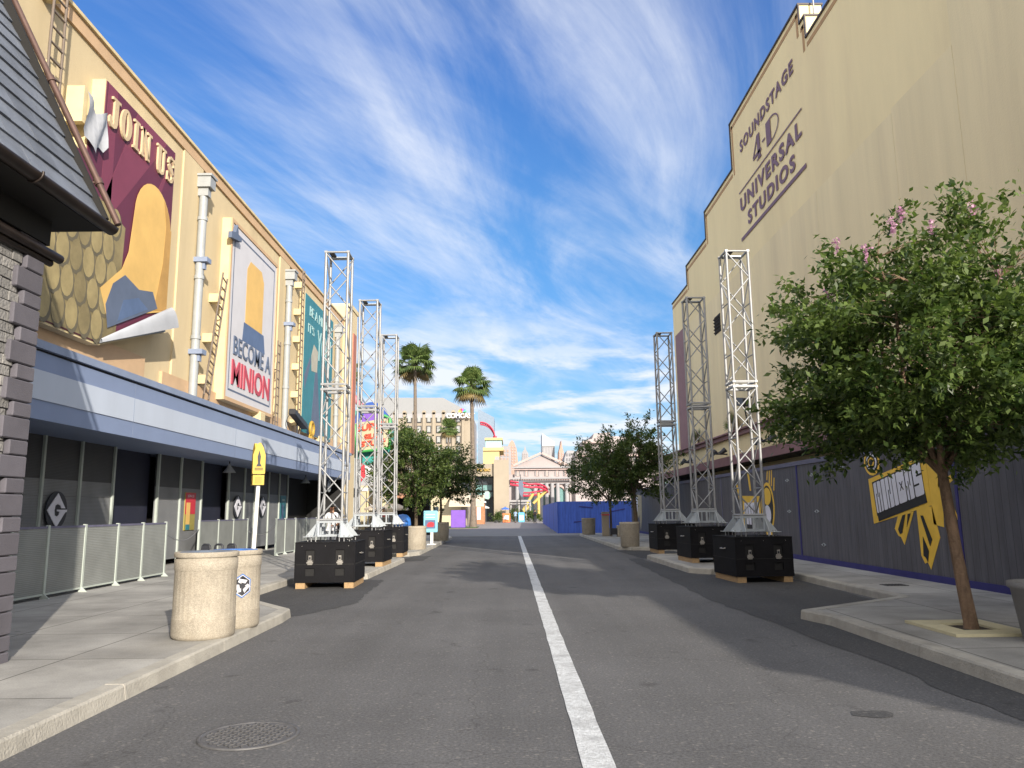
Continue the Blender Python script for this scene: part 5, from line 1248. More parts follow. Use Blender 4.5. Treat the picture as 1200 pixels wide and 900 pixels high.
m_ = MB(); cx, cz = A(541.5, 483, 168).x, A(541.5, 482.6, 168).z
for k, cc in enumerate(((.75, .5, .05), (.75, .2, .04), (.6, .03, .05), (.25, .08, .45), (.05, .2, .6), (.05, .45, .15))):
    a = R(160-k*28); mm = mat('fan_colour_%d' % k, cc, .5)
    m_.prism([(0, 0), (.9*math.cos(a+.25), .75*math.sin(a+.25)), (1.0*math.cos(a), .9*math.sin(a)), (.9*math.cos(a-.25), .75*math.sin(a-.25))], (cx, 168.8, cz), (1, 0, 0), (0, 0, 1), -.2, mm)
part('emblem', m_, t2)
# grey show building roofs behind
t = thing('show_building', 'pale grey metal-clad show building rising behind the hotel', 'building', (-25, 215, 0))
m_ = MB(); a = A(425, 520, 215); 
pts = [(440, 485), (440, 466), (519, 466), (545, 480), (545, 520)]; P3 = [A(x, y, 215) for x, y in pts]
m_.prism([(p.x, p.z) for p in [Vector((A(438, 620, 215).x, 0, 0))]+P3+[Vector((P3[-1].x, 0, 0))]], (0, 215, 0), (1, 0, 0), (0, 0, 1), -25, GREYR); part('wall', m_, t)
t = thing('show_building', 'translucent grey angular scaffold screen right of the hotel roof', 'building', (-8, 225, 0))
P3 = [A(x, y, 225) for x, y in ((560, 560), (560, 479), (579, 489), (579, 560))]
m_ = MB(); m_.prism([(p.x, p.z) for p in P3], (0, 225, 0), (1, 0, 0), (0, 0, 1), -10, mat('pale_blue_grey_mesh', (.19, .25, .33), .8)); part('wall', m_, t)
# yellow and teal block
t = thing('yellow_building', 'yellow plaster building with a pale teal upper storey', 'building', (-6, 150, 0))
m_ = MB(); bx(m_, (566, 528), (586, 620), 150, 14, YELB, 0); part('wall', m_, t)
m_ = MB(); bx(m_, (568, 513), (589, 515.5), 149.6, 12, YELB); x = bx(m_, (569, 515.5), (588, 524.5), 150, 11, TEALB); bx(m_, (566, 524.5), (590, 528), 149.6, 12.5, YELB); part('upper_storey', m_, t)
# magenta coaster arc rising over it
def track(pts3, label, gauge=1.2, mm=TRACK, r=.22):
    t_ = thing('coaster_track', label, 'roller coaster', pts3[0]); P_ = [Vector(p) for p in pts3]
    for sg in (-1, 1):
        m_ = MB(); m_.tube([p+Vector((0, sg*gauge/2, 0)) for p in P_], r*.7, mm, 7); part('rail', m_, t_)
    m_ = MB(); m_.tube([p-Vector((0, 0, .55)) for p in P_], r, mm, 7)
    for p in P_: m_.cyl(p+Vector((0, -gauge/2, 0)), p-Vector((0, 0, .55)), .09, .09, mm, 5); m_.cyl(p+Vector((0, gauge/2, 0)), p-Vector((0, 0, .55)), .09, .09, mm, 5)
    part('spine', m_, t_); return t_
arc = [A(563+17*math.sin(R(a)), 513-18*math.cos(R(a)), 200) for a in range(0, 91, 7)]
trk = track(arc, 'crimson arc of roller coaster track curving down behind the yellow building')
m_ = MB(); e = arc[-1]; m_.cyl(e, (e.x, e.y, 0), .5, .6, TRACK, 10); part('support', m_, trk)
# music building
t = thing('concrete_building', 'limestone building with a glazed front and gold MUSIC lettering at the street end', 'building', (-4, 120, 0))
m_ = MB(); x0, x1, _, ztop = bx(m_, (520, 544), (579.5, 558), 120, 16, STONE); bx(m_, (520, 556), (536, 620), 120.0, 15, STONE, 0); part('wall', m_, t)
m_ = MB(); bx(m_, (578.5, 539), (597, 620), 119.4, 12, STONE, 0); bx(m_, (580, 535), (585, 539), 120, 3, STONEG); part('tower', m_, t)
m_ = MB(); bx(m_, (537, 558), (578.5, 620), 122, 8, GLASS, 0); part('glazing', m_, t)
m_ = MB()
for px in (537, 547, 556, 565, 577): bx(m_, (px, 558), (px+1.2, 618), 121.6, .4, INK, 0)
for py in (567, 575, 583): bx(m_, (537, py), (578, py+.9), 121.6, .35, INK)
part('mullions', m_, t)
m_ = MB(); bx(m_, (552, 567.8), (576.5, 574.5), 121.8, .18, GLASST); bx(m_, (545, 577), (577, 582), 121.8, .17, GLASST); part('teal_band', m_, t)
a = A(559.5, 552.5, 119.8); b = A(575, 549, 119.8); m_ = MB(); text_mb(m_, 'MUSIC', (a.x, 119.85, a.z), (1, 0, 0), (0, 0, 1), b.x-a.x, b.z-a.z, YELD, .12, bold=.03); part('lettering', m_, t)
c = A(571, 580.5, 121); m_ = MB(); m_.prism(ell(c.x, c.z, .68, .68, 24), (0, 121.2, 0), (1, 0, 0), (0, 0, 1), -.25, STONEG); m_.prism(ell(c.x, c.z, .58, .58, 24), (0, 120.95, 0), (1, 0, 0), (0, 0, 1), .02, TEALB)
m_.cyl((c.x, 121.3, c.z), (c.x, 122.0, c.z), .06, .06, INK); solo('round_sign', m_, 'round pale disc sign hung before the glazed front of the limestone building', 'sign', c)
# New York library facade
t = thing('library_facade', 'pale pink classical facade with pediment, cornices and arches closing the street', 'building', (6, 190, 0))
Yf = 190
m_ = MB(); bx(m_, (603, 548), (668, 620), Yf, 10, STONEP, 0); bx(m_, (592, 556), (604, 620), Yf+1, 9, STONEP, 0); bx(m_, (667, 548), (720, 620), Yf+.5, 9, STONEP, 0); part('wall', m_, t)
m_ = MB(); P3 = [A(x, y, Yf) for x, y in ((603.5, 547), (634.5, 533.2), (663, 547))]
m_.prism([(p.x, p.z) for p in P3], (0, Yf, 0), (1, 0, 0), (0, 0, 1), -3, STONEP)
for (a, b) in (((602, 547), (634.5, 532.4)), ((634.5, 532.4), (665, 547))):
    p, q = A(*a, Yf), A(*b, Yf); d = (q-p).normalized(); n2 = Vector((-d.z, 0, d.x))*(.55 if d.z != 0 else .5)
    m_.prism([(p.x, p.z), (q.x, q.z), (q.x+n2.x, q.z+n2.z), (p.x+n2.x, p.z+n2.z)], (0, Yf-.9, 0), (1, 0, 0), (0, 0, 1), -1.2, TERRA if False else mat('pink_grey_stone', (.42, .33, .32), .85) if 'pink_grey_stone' not in MATS else MATS['pink_grey_stone'])
part('pediment', m_, t)
PG = MATS['pink_grey_stone']
m_ = MB()
for py, h_, d_ in ((547, 2.0, 1.0), (549.8, .8, .7), (559.5, 2.4, 1.2), (563, 1.2, .8), (566.5, .7, .5)): bx(m_, (600, py), (669, py+h_*.55), Yf-d_, d_, STONEG if py != 549.8 else PG)
for i in range(34): bx(m_, (601+i*2, 561.6), (602+i*2, 562.6), Yf-1.3, 1.0, PG)
part('cornice', m_, t)
for px in (606, 612, 627, 634, 640.5, 647, 653.5, 664):
    m_ = MB(); p = A(px, 566, Yf-1.0); q = A(px, 600, Yf-1.0); m_.cyl((p.x, Yf-1, 0), (p.x, Yf-1, p.z), .55, .45, STONEG, 12); part('column', m_, t)
for px in (607, 617, 629.5, 641, 653, 663):
    m_ = MB(); bx(m_, (px-1.3, 551.5), (px+1.3, 558), Yf-.15, .15, PG); bx(m_, (px-2.6, 552.3), (px-1.7, 557.6), Yf-.25, .2, STONEG); bx(m_, (px+1.7, 552.3), (px+2.6, 557.6), Yf-.25, .2, STONEG); part('niche', m_, t)
for px in (617, 637, 653.5):
    p = A(px, 580, Yf-.3); r_w = .95*3.9/2*1.05; q = A(px, 594, Yf); m_ = MB()
    arch = [(p.x-r_w, 0), (p.x-r_w, p.z)]+[(p.x+r_w*math.cos(R(a)), p.z+r_w*math.sin(R(a))) for a in range(165, 0, -15)]+[(p.x+r_w, p.z), (p.x+r_w, 0)]
    m_.prism(arch, (0, Yf-.25, 0), (1, 0, 0), (0, 0, 1), -.2, GLASST); w_ = part('arched_window', m_, t)
    m_ = MB(); m_.tube([(p.x+(r_w+.25)*math.cos(R(a)), Yf-.45, p.z+(r_w+.25)*math.sin(R(a))) for a in range(0, 181, 15)], .3, PG, 6); part('arch_trim', m_, w_)
# skyline pieces behind
def tower(name, label, prof_px, Y, depth, mm, extra=None):
    t_ = thing(name, label, 'building', A(prof_px[0][0], 600, Y)*1.0); m_ = MB()
    pts = [A(x, y, Y) for x, y in prof_px]; m_.prism([(pts[0].x, 0)]+[(p.x, p.z) for p in pts]+[(pts[-1].x, 0)], (0, Y, 0), (1, 0, 0), (0, 0, 1), -depth, mm); part('wall', m_, t_)
    return t_
BR = mat('brown_pink_stone', (.42, .27, .22), .85)
def grid(t_, x0, x1, y0, y1, nx_, ny_, Y, mm, fw=.5, fh=.55):
    for j in range(ny_):
        m_ = MB()
        for i in range(nx_):
            cx = x0+(x1-x0)*(i+.5)/nx_; cy = y0+(y1-y0)*(j+.5)/ny_; w_ = (x1-x0)/nx_*fw/2; h_ = (y1-y0)/ny_*fh/2
            bx(m_, (cx-w_, cy-h_), (cx+w_, cy+h_), Y-.15, .15, mm)
        part('window_row', m_, t_)
GLASSG = mat('dark_grey_glass', (.14, .14, .16), .4)  # one even dark grey for far windows and shrub tubs
tw = tower('tower_block', 'grey stepped block behind the yellow building', [(585, 522), (585, 522), (597, 523), (599, 530)], 205, 8, STONEG); grid(tw, 586, 597, 526, 545, 3, 4, 205, BR)
tw = tower('tower_block', 'brown-pink tapering tower left of the library facade', [(594, 540), (595, 523), (597.5, 518.5), (600, 515.5), (602.5, 518.5), (605.5, 526), (607, 542)], 215, 8, BR); grid(tw, 596, 605, 522, 545, 3, 7, 215, STONEP, .5, .6)
tw = tower('tower_block', 'pale ghostly spire behind the left slope of the pediment', [(611, 545), (612, 530), (614, 527), (615.2, 522), (616.5, 527), (619, 531), (620, 545)], 230, 6, STONEG); grid(tw, 612, 619, 531, 541, 3, 4, 230, STONEP)
tw = tower('slant_roof_tower', 'white skyscraper with a slanted roof rising behind the pediment', [(635.5, 560), (635.5, 508), (650, 518), (650, 560)], 235, 10, mat('bright_cladding', (.55, .56, .57), .7))
m_ = MB(); bx(m_, (635.6, 523), (650, 545), 234.8, .2, STONEG); bx(m_, (635.6, 522.6), (650, 523.2), 234.6, .4, GREYR)
for i in range(4): bx(m_, (636.5+i*3.4, 524), (637+i*3.4, 545), 234.7, .2, GREYR)
part('lower_cladding', m_, tw)
tw = tower('tower_block', 'slender pink spire right of the slant-roofed tower', [(654.5, 548), (655, 529), (656.5, 524), (657.7, 516), (659, 524), (660.6, 530), (661, 548)], 230, 6, BR); grid(tw, 655, 660.5, 530, 540, 2, 4, 230, STONEP)
tw = tower('mansard_block', 'pale grey mansard-roofed block right of the pediment', [(661, 560), (661.5, 537), (664.5, 528), (673, 528), (676, 536), (676.5, 560)], 200, 10, STONEG); grid(tw, 663, 676, 530, 547, 4, 3, 200, GLASSG)
tw = tower('facade_block', 'pale pink city facade behind the right street trees', [(674, 560), (674, 533), (678, 526), (682, 526), (682.5, 517), (694, 514), (696, 508), (715, 506.5), (716, 511), (742, 512), (742, 519), (764, 522), (775, 522), (775, 560)], 150, 10, STONEP); grid(tw, 684, 772, 524, 560, 14, 4, 150, GLASSG, .4, .5)
m_ = MB(); bx(m_, (676, 533), (775, 534), 149, 1, PG); bx(m_, (683, 518), (716, 519), 149, 1, PG); part('cornice', m_, tw)
# lower crimson coaster curve in the street end with yellow supports
def crv(P_, Y): return [A(x, y, Y+dy) for x, y, dy in P_]
trk = track(crv([(598, 564, 0), (604, 565, 0), (612, 566, 0), (620, 567.5, 0), (628, 567, 0), (634, 568, 1), (639, 570.5, 2), (641.5, 573, 5), (638, 575, 8), (630, 576, 8), (620, 577.5, 8), (613, 577.5, 8)], 140), 'crimson coaster track looping out over the street end', 1.0)
for (a, b) in (((625, 578), (613, 598)), ((631, 577), (631.5, 612)), ((640, 575), (625, 590)), ((622, 592), (614, 600))):
    p, q = A(*a, 143), A(*b, 143); m_ = MB(); 
    if a[0] == 631: q.z = 0
    m_.cyl(p, q, .27, .27, TRACKY, 8); part('support', m_, trk)
# small gantry over plaza
t = thing('gantry', 'grey street gantry below the crimson track at the plaza entrance', 'gantry', (-1, 128, 0))
m_ = MB(); bx(m_, (597, 586), (622, 588), 128, 1, STONEG); bx(m_, (598, 590), (621, 590.8), 128, 1, STONEG); part('beam', m_, t)
for px in (598.5, 608, 616, 621):
    m_ = MB(); p = A(px, 588, 128.5); m_.cyl((p.x, 128.5, 0), p, .18, .18, STONEG, 8); part('post', m_, t)
m_ = MB(); P3 = [A(x, y, 127) for x, y in ((608, 563), (612.5, 563), (614, 575), (612, 583), (609.5, 580), (607.5, 573))]; m_.prism([(p.x, p.z) for p in P3], (0, 127, 0), (1, 0, 0), (0, 0, 1), -.5, PSLATE); m_.cyl(A(610, 563, 126.8), A(610, 556, 126.8), .05, .05, INK); m_.cyl(A(610, 583, 126.8), (A(610, 583, 126.8).x, 126.8, 0), .08, .08, INK); solo('hanging_banner', m_, 'dark grey pointed banner above the gantry at the street end', 'banner', A(610, 570, 127))

# ------------------------------------------------------------ LEFT MIDDLE DISTANCE
t = thing('cream_building', 'low cream plaster building beyond the blue canopy, left', 'building', (-9, 50, 0))
m_ = MB(); m_.box(-16, -8.0, 50.5, 56, 0, 3.35, CREAM); m_.box(-12.2, -8.4, 50.42, 50.5, 3.0, 3.2, WHITE); part('wall', m_, t)
m_ = MB(); 
for i in range(5): m_.box(-11.6+i*.8, -11.45+i*.8, 50.3, 50.5, .1, 3.0, FRAMEL)
part('pilaster', m_, t)
m_ = MB(); m_.prism([(0, 2.9), (0, 3.1), (1.4, 2.5), (1.4, 2.35)], (-8.2, 49.6, 0), (0, -1, 0), (0, 0, 1), 3.2, TERRA) if False else m_.box(-9.0, -5.4, 51.5, 55.5, 2.55, 2.72, TERRA)
for i in range(12): m_.cyl((-8.9+i*.3, 51.3, 2.62), (-8.9+i*.3, 55.5, 2.95), .11, .11, TERRA, 7)
part('tiled_roof', m_, t)
m_ = MB(); m_.box(-9, -5.6, 54.5, 55.4, 0, 2.6, DARKW); part('dark_interior', m_, t)
t = thing('cream_building', 'cream shop front with a long beige awning beyond the left street trees', 'building', (-8, 92, 0))
m_ = MB(); bx(m_, (440, 571), (540, 620), 92, 8, CREAM, 0); bx(m_, (536, 575), (547, 620), 93, 8, STONE, 0); part('wall', m_, t)
m_ = MB(); a = A(488, 592, 92); b = A(528, 588, 92); m_.prism([(0, 0), (0, .25), (2.6, -.9), (2.6, -1.1)], (b.x, 92, b.z+.5), (0, -1, 0), (0, 0, 1), -(b.x-a.x), UMB); part('awning', m_, t)
for px in (493, 508):
    m_ = MB(); bx(m_, (px, 594), (px+6, 599), 91.85, .15, GLASS); part('window', m_, t)
def kiosk(px0, px1, py, Y, label, mm, extra=None):
    t_ = thing('kiosk', label, 'kiosk', A((px0+px1)/2, 610, Y).xy.to_3d()); m_ = MB()
    bx(m_, (px0, py), (px1, 610), Y, 2.5, mm, 0); part('body', m_, t_)
    m_ = MB(); bx(m_, (px0-1, py-1.5), (px1+1, py), Y-.4, 3.2, WHITE); part('roof', m_, t_)
    m_ = MB(); w_ = (px1-px0)/5; bx(m_, (px0+w_, py+5), (px0+2*w_, 609), Y-.06, .06, GLASSG); bx(m_, (px0+3*w_, py+5), (px0+4*w_, 609), Y-.06, .06, PWHITE); part('window', m_, t_)
kiosk(545, 568, 589, 100, 'brick-coloured kiosk with white roof in front of the limestone building', mat('kiosk_brick', (.36, .17, .09), .8, var=.3, scale=3))
kiosk(541, 548, 592, 96, 'narrow pale kiosk beside the brick-coloured kiosk', STONEG)
def umbrella(px, pytop, w_px, Y, z0, mm, label, grp=None):
    p = A(px, pytop, Y); w_ = w_px*Y/901/2; t_ = thing('market_umbrella', label, 'umbrella', (p.x, Y, z0), grp); m_ = MB()
    n_ = 8; h_ = w_*.42
    rim = [(p.x+w_*math.cos(R(45*i+22)), Y+w_*math.sin(R(45*i+22)), p.z-h_) for i in range(n_)]; rim2 = [(x, y, z-.12) for x, y, z in rim]
    m_.add([(p.x, Y, p.z)]+rim+rim2, [(0, i+1, (i+1) % n_+1) for i in range(n_)]+[(i+1, (i+1) % n_+1, n_+(i+1) % n_+1, n_+i+1) for i in range(n_)], mm); part('canopy', m_, t_)
    m_ = MB(); m_.cyl((p.x, Y, z0), (p.x, Y, p.z+.08), .035, .035, INK, 8); m_.cyl((p.x, Y, z0), (p.x, Y, z0+.1), .25, .25, INK, 12); part('pole', m_, t_)
umbrella(462, 588.5, 34, 49.5, 0, UMB, 'beige canvas umbrella beyond the farthest left truss tower', 'canvas umbrellas')
umbrella(440, 590, 26, 47.5, .13, UMB, 'beige canvas umbrella between the left truss towers', 'canvas umbrellas')
umbrella(563, 590, 22, 112, 0, WHITE, 'white canvas umbrella before the limestone tower', 'canvas umbrellas')
umbrella(592, 594, 10, 118, 0, UMBB, 'small royal blue umbrella at the street end', 'canvas umbrellas')
t = thing('mail_drop', 'rounded bright blue plastic bin beyond the farthest left case', 'bin', (-4.95, 41.0, .13))
m_ = MB(); m_.lathe([(.36, .35), (.40, .6), (.41, 1.05), (.37, 1.32), (.22, 1.48), (.0, 1.52)], BLUEP, 20, (-5.2, 38.0, .0)); part('hood', m_, t)
m_ = MB(); m_.lathe([(.38, .13), (.40, .5)], INK, 20, (-5.2, 38.0, 0)); part('base', m_, t)
m_ = MB(); m_.box(-6.6, -5.75, 37, 37.8, .13, 1.38, mat('brown_grey_box', (.13, .12, .10), .8), bev=.03); solo('utility_box', m_, 'dull brown-grey cabinet beside the bright blue bin', 'cabinet', (-6.1, 37.4, .13))
t = thing('information_sign', 'pale blue information sign with red emblem on a white post between the left planters', 'sign', (-3.62, 35.8, .13))
m_ = MB(); m_.box(-3.95, -3.30, 35.8, 35.9, .68, 1.66, mat('pale_blue_sign', (.22, .50, .66), .4), bev=.03); part('board', m_, t)
m_ = MB(); m_.box(-3.86, -3.4, 35.78, 35.80, .86, 1.24, PBLUE); m_.prism([(-3.80, 1.0), (-3.72, 1.12), (-3.6, 1.16), (-3.46, 1.12), (-3.44, 1.0), (-3.5, .93), (-3.75, .93)], (0, 35.775, 0), (1, 0, 0), (0, 0, 1), -.004+.008, RED); m_.box(-3.84, -3.42, 35.785, 35.80, 1.46, 1.50, PWHITE); m_.box(-3.84, -3.42, 35.785, 35.80, 1.34, 1.37, PWHITE); part('artwork', m_, t)
m_ = MB(); m_.box(-3.62, -3.50, 35.82, 35.88, .13, .70, WHITE); m_.box(-3.75, -3.37, 35.6, 36.1, .13, .17, WHITE); part('post', m_, t)
m_ = MB(); m_.box(-5.75, -4.35, 76.5, 77.6, .05, 1.75, PURP, bev=.04); solo('purple_booth', m_, 'plain purple box booth on the lawn by the tall palm', 'booth', (-5, 77, 0))
m_ = MB(); c = A(593, 607, 112); m_.box(c.x-.5, c.x+.6, 112, 112.6, 0, 1.3, ORNG, bev=.05); m_.box(c.x-.35, c.x+.4, 111.95, 112, .4, 1.0, PWHITE); solo('vending_box', m_, 'orange box stand at the street end under the blue umbrella', 'stand', (c.x, 112, 0))
m_ = MB(); c = A(611, 606, 112); m_.box(c.x-.45, c.x+.45, 112, 112.6, 0, 1.4, mat('sky_blue_plastic', (.12, .40, .68), .4), bev=.08); m_.box(c.x-.3, c.x+.3, 111.95, 112, .3, 1.0, PWHITE); solo('vending_box', m_, 'sky blue box stand at the street end under the gantry', 'stand', (c.x, 112, 0))
def bush(x, y, r_, h_, label, seed):
    rng = np.random.default_rng(seed); t_ = thing('shrub', label, 'shrub', (x, y, 0), 'shrubs at the street end')
    tips = np.stack([rng.normal(x, r_*.5, 60), rng.normal(y, r_*.5, 60), rng.uniform(.2, h_, 60)], 1); v, f = leaf_cloud(tips, rng.normal(0, 1, (60, 3)), 1500, .22, rng, .2)
    o = bpy.data.objects.new('foliage', np_mesh('foliage', v, f, LEAF2, (x, y, 0))); C.objects.link(o); o.parent = t_
    m_ = MB(); m_.lathe([(r_*.6, 0), (r_*.7, .45)], GLASSG, 16, (x, y, 0)); m_.disc((x, y), r_*.68, .42, SOIL, 16); part('tub', m_, t_)
for px, Y, r_, h_, lb, sd in ((584, 110, .9, 1.3, 'shrub in a dark tub at the foot of the limestone tower', 1), (601, 125, 1.5, 1.9, 'wider shrub left of the gantry', 2), (606, 118, .8, 1.2, 'small shrub between the two box stands', 3), (623, 122, .9, 1.4, 'shrub right of the sky blue box stand', 4), (629, 116, .7, 1.2, 'small shrub at the foot of the yellow coaster support', 5)):
    bush(A(px, 605, Y).x, Y, r_, h_, lb, sd)
# shop sign: round teal and blue emblem with a cream board reading SUPER SILLY STUFF
t = thing('shop_sign', 'round teal and blue shop sign with a cream board reading SUPER SILLY STUFF', 'sign', (-9.5, 49, 3))
cc = A(433, 508, 49)
sc = 49/901
m_ = MB(); m_.prism(ell(cc.x, cc.z, 27*sc, 37*sc, 36), (0, 49.2, 0), (1, 0, 0), (0, 0, 1), -.5, TEALB if False else mat('sea_green_paint', (.03, .30, .28), .5)); part('outer_disc', m_, t)
m_ = MB(); c2 = A(436, 495, 49); m_.prism(ell(c2.x, c2.z, 20*sc, 24*sc, 32), (0, 49.18, 0), (1, 0, 0), (0, 0, 1), .3, mat('cobalt_paint', (.02, .08, .36), .5)); m_.prism(ell(c2.x, c2.z, 12*sc, 14*sc, 24), (0, 48.86, 0), (1, 0, 0), (0, 0, 1), .1, PURP); part('inner_disc', m_, t)
m_ = MB(); P3 = [A(x, y, 48.7) for x, y in ((417, 496), (455, 490), (456, 524), (419, 530))]; m_.prism([(p.x, p.z) for p in P3], (0, 48.8, 0), (1, 0, 0), (0, 0, 1), .2, CREAM); part('board', m_, t)
m_ = MB(); GR = mat('bright_green_tube', (.05, .30, .08), .4); m_.tube([tuple(A(x, y, 48.55)) for x, y in ((416, 497), (418, 530), (457, 525), (457, 490), (450, 487))], .11, GR, 8); part('border', m_, t)
m_ = MB(); RL = mat('vermilion_lettering', (.70, .06, .03), .5)
for s_, (xa, ya), (xb, yb), h_ in (('SUPER', (418, 506), (453, 501), 8), ('SILLY', (427, 515), (448, 512), 6), ('STUFF', (423, 524), (452, 520), 6.5)):
    p, q = A(xa, ya, 48.55), A(xb, yb, 48.55); text_mb(m_, s_, p, (q-p), (0, 0, 1), (q-p).length, h_*sc, RL, .06, bold=.03)
part('lettering', m_, t)
m_ = MB(); m_.box(-9.9, -9.6, 49.2, 49.6, 0, 5, PIPEG); m_.box(-8.6, -8.4, 49.2, 49.6, 0, 5, PIPEG); m_.tube([tuple(A(x, y, 48.9)) for x, y in ((427, 484), (428, 473), (424, 466), (419, 470))], .06, PSLATE, 6); part('support', m_, t)
t = thing('pennant_board', 'small red and white triangular hanging board below the SUPER SILLY STUFF sign', 'sign', A(424, 556, 46))
m_ = MB(); P3 = [A(x, y, 46) for x, y in ((421, 541), (427, 545), (428, 558), (421, 567))]; m_.prism([(p.x, p.z) for p in P3], (0, 46, 0), (1, 0, 0), (0, 0, 1), -.12, RED); part('red_face', m_, t)
m_ = MB(); P3 = [A(x, y, 46) for x, y in ((427.5, 546), (444, 549), (440, 556), (429, 558))]; m_.prism([(p.x, p.z) for p in P3], (0, 46, 0), (1, 0, 0), (0, 0, 1), -.12, PWHITE); m_.cyl(A(424, 543, 46), A(424, 535, 46), .04, .04, INK); part('white_face', m_, t)
# string of lamp post with yellow sign omitted; a back building behind the shop sign
t = thing('pink_building', 'narrow building with curved pink roofline behind the truss towers', 'building', (-12, 62, 0))
m_ = MB(); bx(m_, (398, 520), (440, 620), 62, 6, STONEG, 0); part('wall', m_, t)
m_ = MB(); m_.tube([tuple(A(x, y, 61.5)) for x, y in ((408, 455), (415, 466), (424, 476), (430, 490))], .25, mat('rose_pink_paint', (.5, .16, .22), .6), 8); m_.box(A(408, 455, 61.5).x-.1, A(408, 455, 61.5).x+.1, 61.4, 61.7, 0, A(408, 455, 61.5).z, WHITE); part('roof_edge', m_, t)

# ------------------------------------------------------------ PERSON (white T-shirt, walking on the left sidewalk)
def person(loc, rz, label, TEE=TEE):
    t_ = thing('person', label, 'person', loc, rz=rz)
    J = {'pelvis': (0, 0, .95, .125), 'belly': (0, 0, 1.08, .13), 'chest': (0, -.01, 1.30, .135), 'neckb': (0, 0, 1.46, .065), 'neck': (0, -.01, 1.53, .052), 'head0': (0, -.02, 1.60, .078), 'head1': (0, -.02, 1.68, .092), 'head2': (0, -.01, 1.745, .07),
         'shL': (.17, 0, 1.42, .062), 'elL': (.25, .02, 1.15, .042), 'wrL': (.17, -.20, 1.08, .03), 'haL': (.13, -.27, 1.09, .032),
         'shR': (-.17, 0, 1.42, .062), 'elR': (-.27, .04, 1.16, .042), 'wrR': (-.15, -.16, 1.20, .03), 'haR': (-.08, -.22, 1.24, .032),
         'hipL': (.09, 0, .88, .095), 'knL': (.10, -.10, .50, .06), 'anL': (.10, .0, .10, .042), 'toL': (.11, -.16, .045, .035),
         'hipR': (-.09, 0, .88, .095), 'knR': (-.10, .04, .50, .06), 'anR': (-.10, .20, .11, .042), 'toR': (-.11, .06, .04, .035)}
    E_ = [('pelvis', 'belly'), ('belly', 'chest'), ('chest', 'neckb'), ('neckb', 'neck'), ('neck', 'head0'), ('head0', 'head1'), ('head1', 'head2'), ('neckb', 'shL'), ('shL', 'elL'), ('elL', 'wrL'), ('wrL', 'haL'), ('neckb', 'shR'), ('shR', 'elR'), ('elR', 'wrR'), ('wrR', 'haR'),
          ('pelvis', 'hipL'), ('hipL', 'knL'), ('knL', 'anL'), ('anL', 'toL'), ('pelvis', 'hipR'), ('hipR', 'knR'), ('knR', 'anR'), ('anR', 'toR')]
    def skin(keys, edges, rad, m, name, parent):
        me = bpy.data.meshes.new(name); ks = list(keys); me.from_pydata([J[k][:3] for k in ks], [(ks.index(a), ks.index(b)) for a, b in edges], []); ob = bpy.data.objects.new(name, me); C.objects.link(ob)
        sk_ = ob.modifiers.new('s', 'SKIN'); sb = ob.modifiers.new('d', 'SUBSURF'); sb.levels = 2; sb.render_levels = 2
        for i, k in enumerate(ks): me.skin_vertices[0].data[i].radius = (J[k][3]*rad(k), J[k][3]*rad(k)*.85)
        me.skin_vertices[0].data[0].use_root = True
        dg = bpy.context.evaluated_depsgraph_get(); m2 = bpy.data.meshes.new_from_object(ob.evaluated_get(dg)); bpy.data.objects.remove(ob)
        m2.materials.clear(); m2.materials.append(m); m2.polygons.foreach_set('use_smooth', [True]*len(m2.polygons)); m2.polygons.foreach_set('material_index', [0]*len(m2.polygons))
        o2 = bpy.data.objects.new(name, m2); C.objects.link(o2); o2.parent = parent; return o2
    b_ = skin(J, E_, lambda k: 1.0, SKIN, 'body', t_)
    J['elL'] = (.245, .02, 1.2, .055); J['elR'] = (-.262, .035, 1.2, .055)
    skin(['belly', 'pelvis', 'chest', 'neckb', 'shL', 'elL', 'shR', 'elR'], [('belly', 'pelvis'), ('belly', 'chest'), ('chest', 'neckb'), ('neckb', 'shL'), ('shL', 'elL'), ('neckb', 'shR'), ('shR', 'elR')], lambda k: 1.32, TEE, 't_shirt', t_)
    J['anL'] = (.10, -.01, .13, .06); J['anR'] = (-.10, .19, .14, .06)
    skin(['pelvis', 'hipL', 'knL', 'anL', 'hipR', 'knR', 'anR'], [('pelvis', 'hipL'), ('hipL', 'knL'), ('knL', 'anL'), ('pelvis', 'hipR'), ('hipR', 'knR'), ('knR', 'anR')], lambda k: 1.15, SHORTS, 'trousers', t_)
    m_ = MB(); vs = []; n_ = 16
    m_.lathe([(.100, 1.66), (.106, 1.70), (.098, 1.755), (.07, 1.79), (.0, 1.805)], HAIR, n_, (0, .012, 0)); m_.lathe([(.101, 1.60), (.104, 1.66)], HAIR, n_, (0, .028, 0)); part('hair', m_, t_, True)
    m_ = MB()
    for sg in (-1, 1): m_.lathe([(.0, -.012), (.014, 0), (.0, .012)], INK, 8, (sg*.034, -.098, 1.675)); m_.cyl((sg*.095, -.01, 1.65), (sg*.095, -.01, 1.69), .014, .016, SKIN, 8)
    m_.prism([(-.025, 1.605), (.025, 1.605), (.02, 1.615), (-.02, 1.615)], (0, -.100, 0), (1, 0, 0), (0, 0, 1), .012, RED); m_.prism([(-.014, 1.63), (.014, 1.63), (0, 1.675)], (0, -.098, 0), (1, 0, 0), (0, 0, 1), .02, SKIN)
    part('face', m_, t_, True)
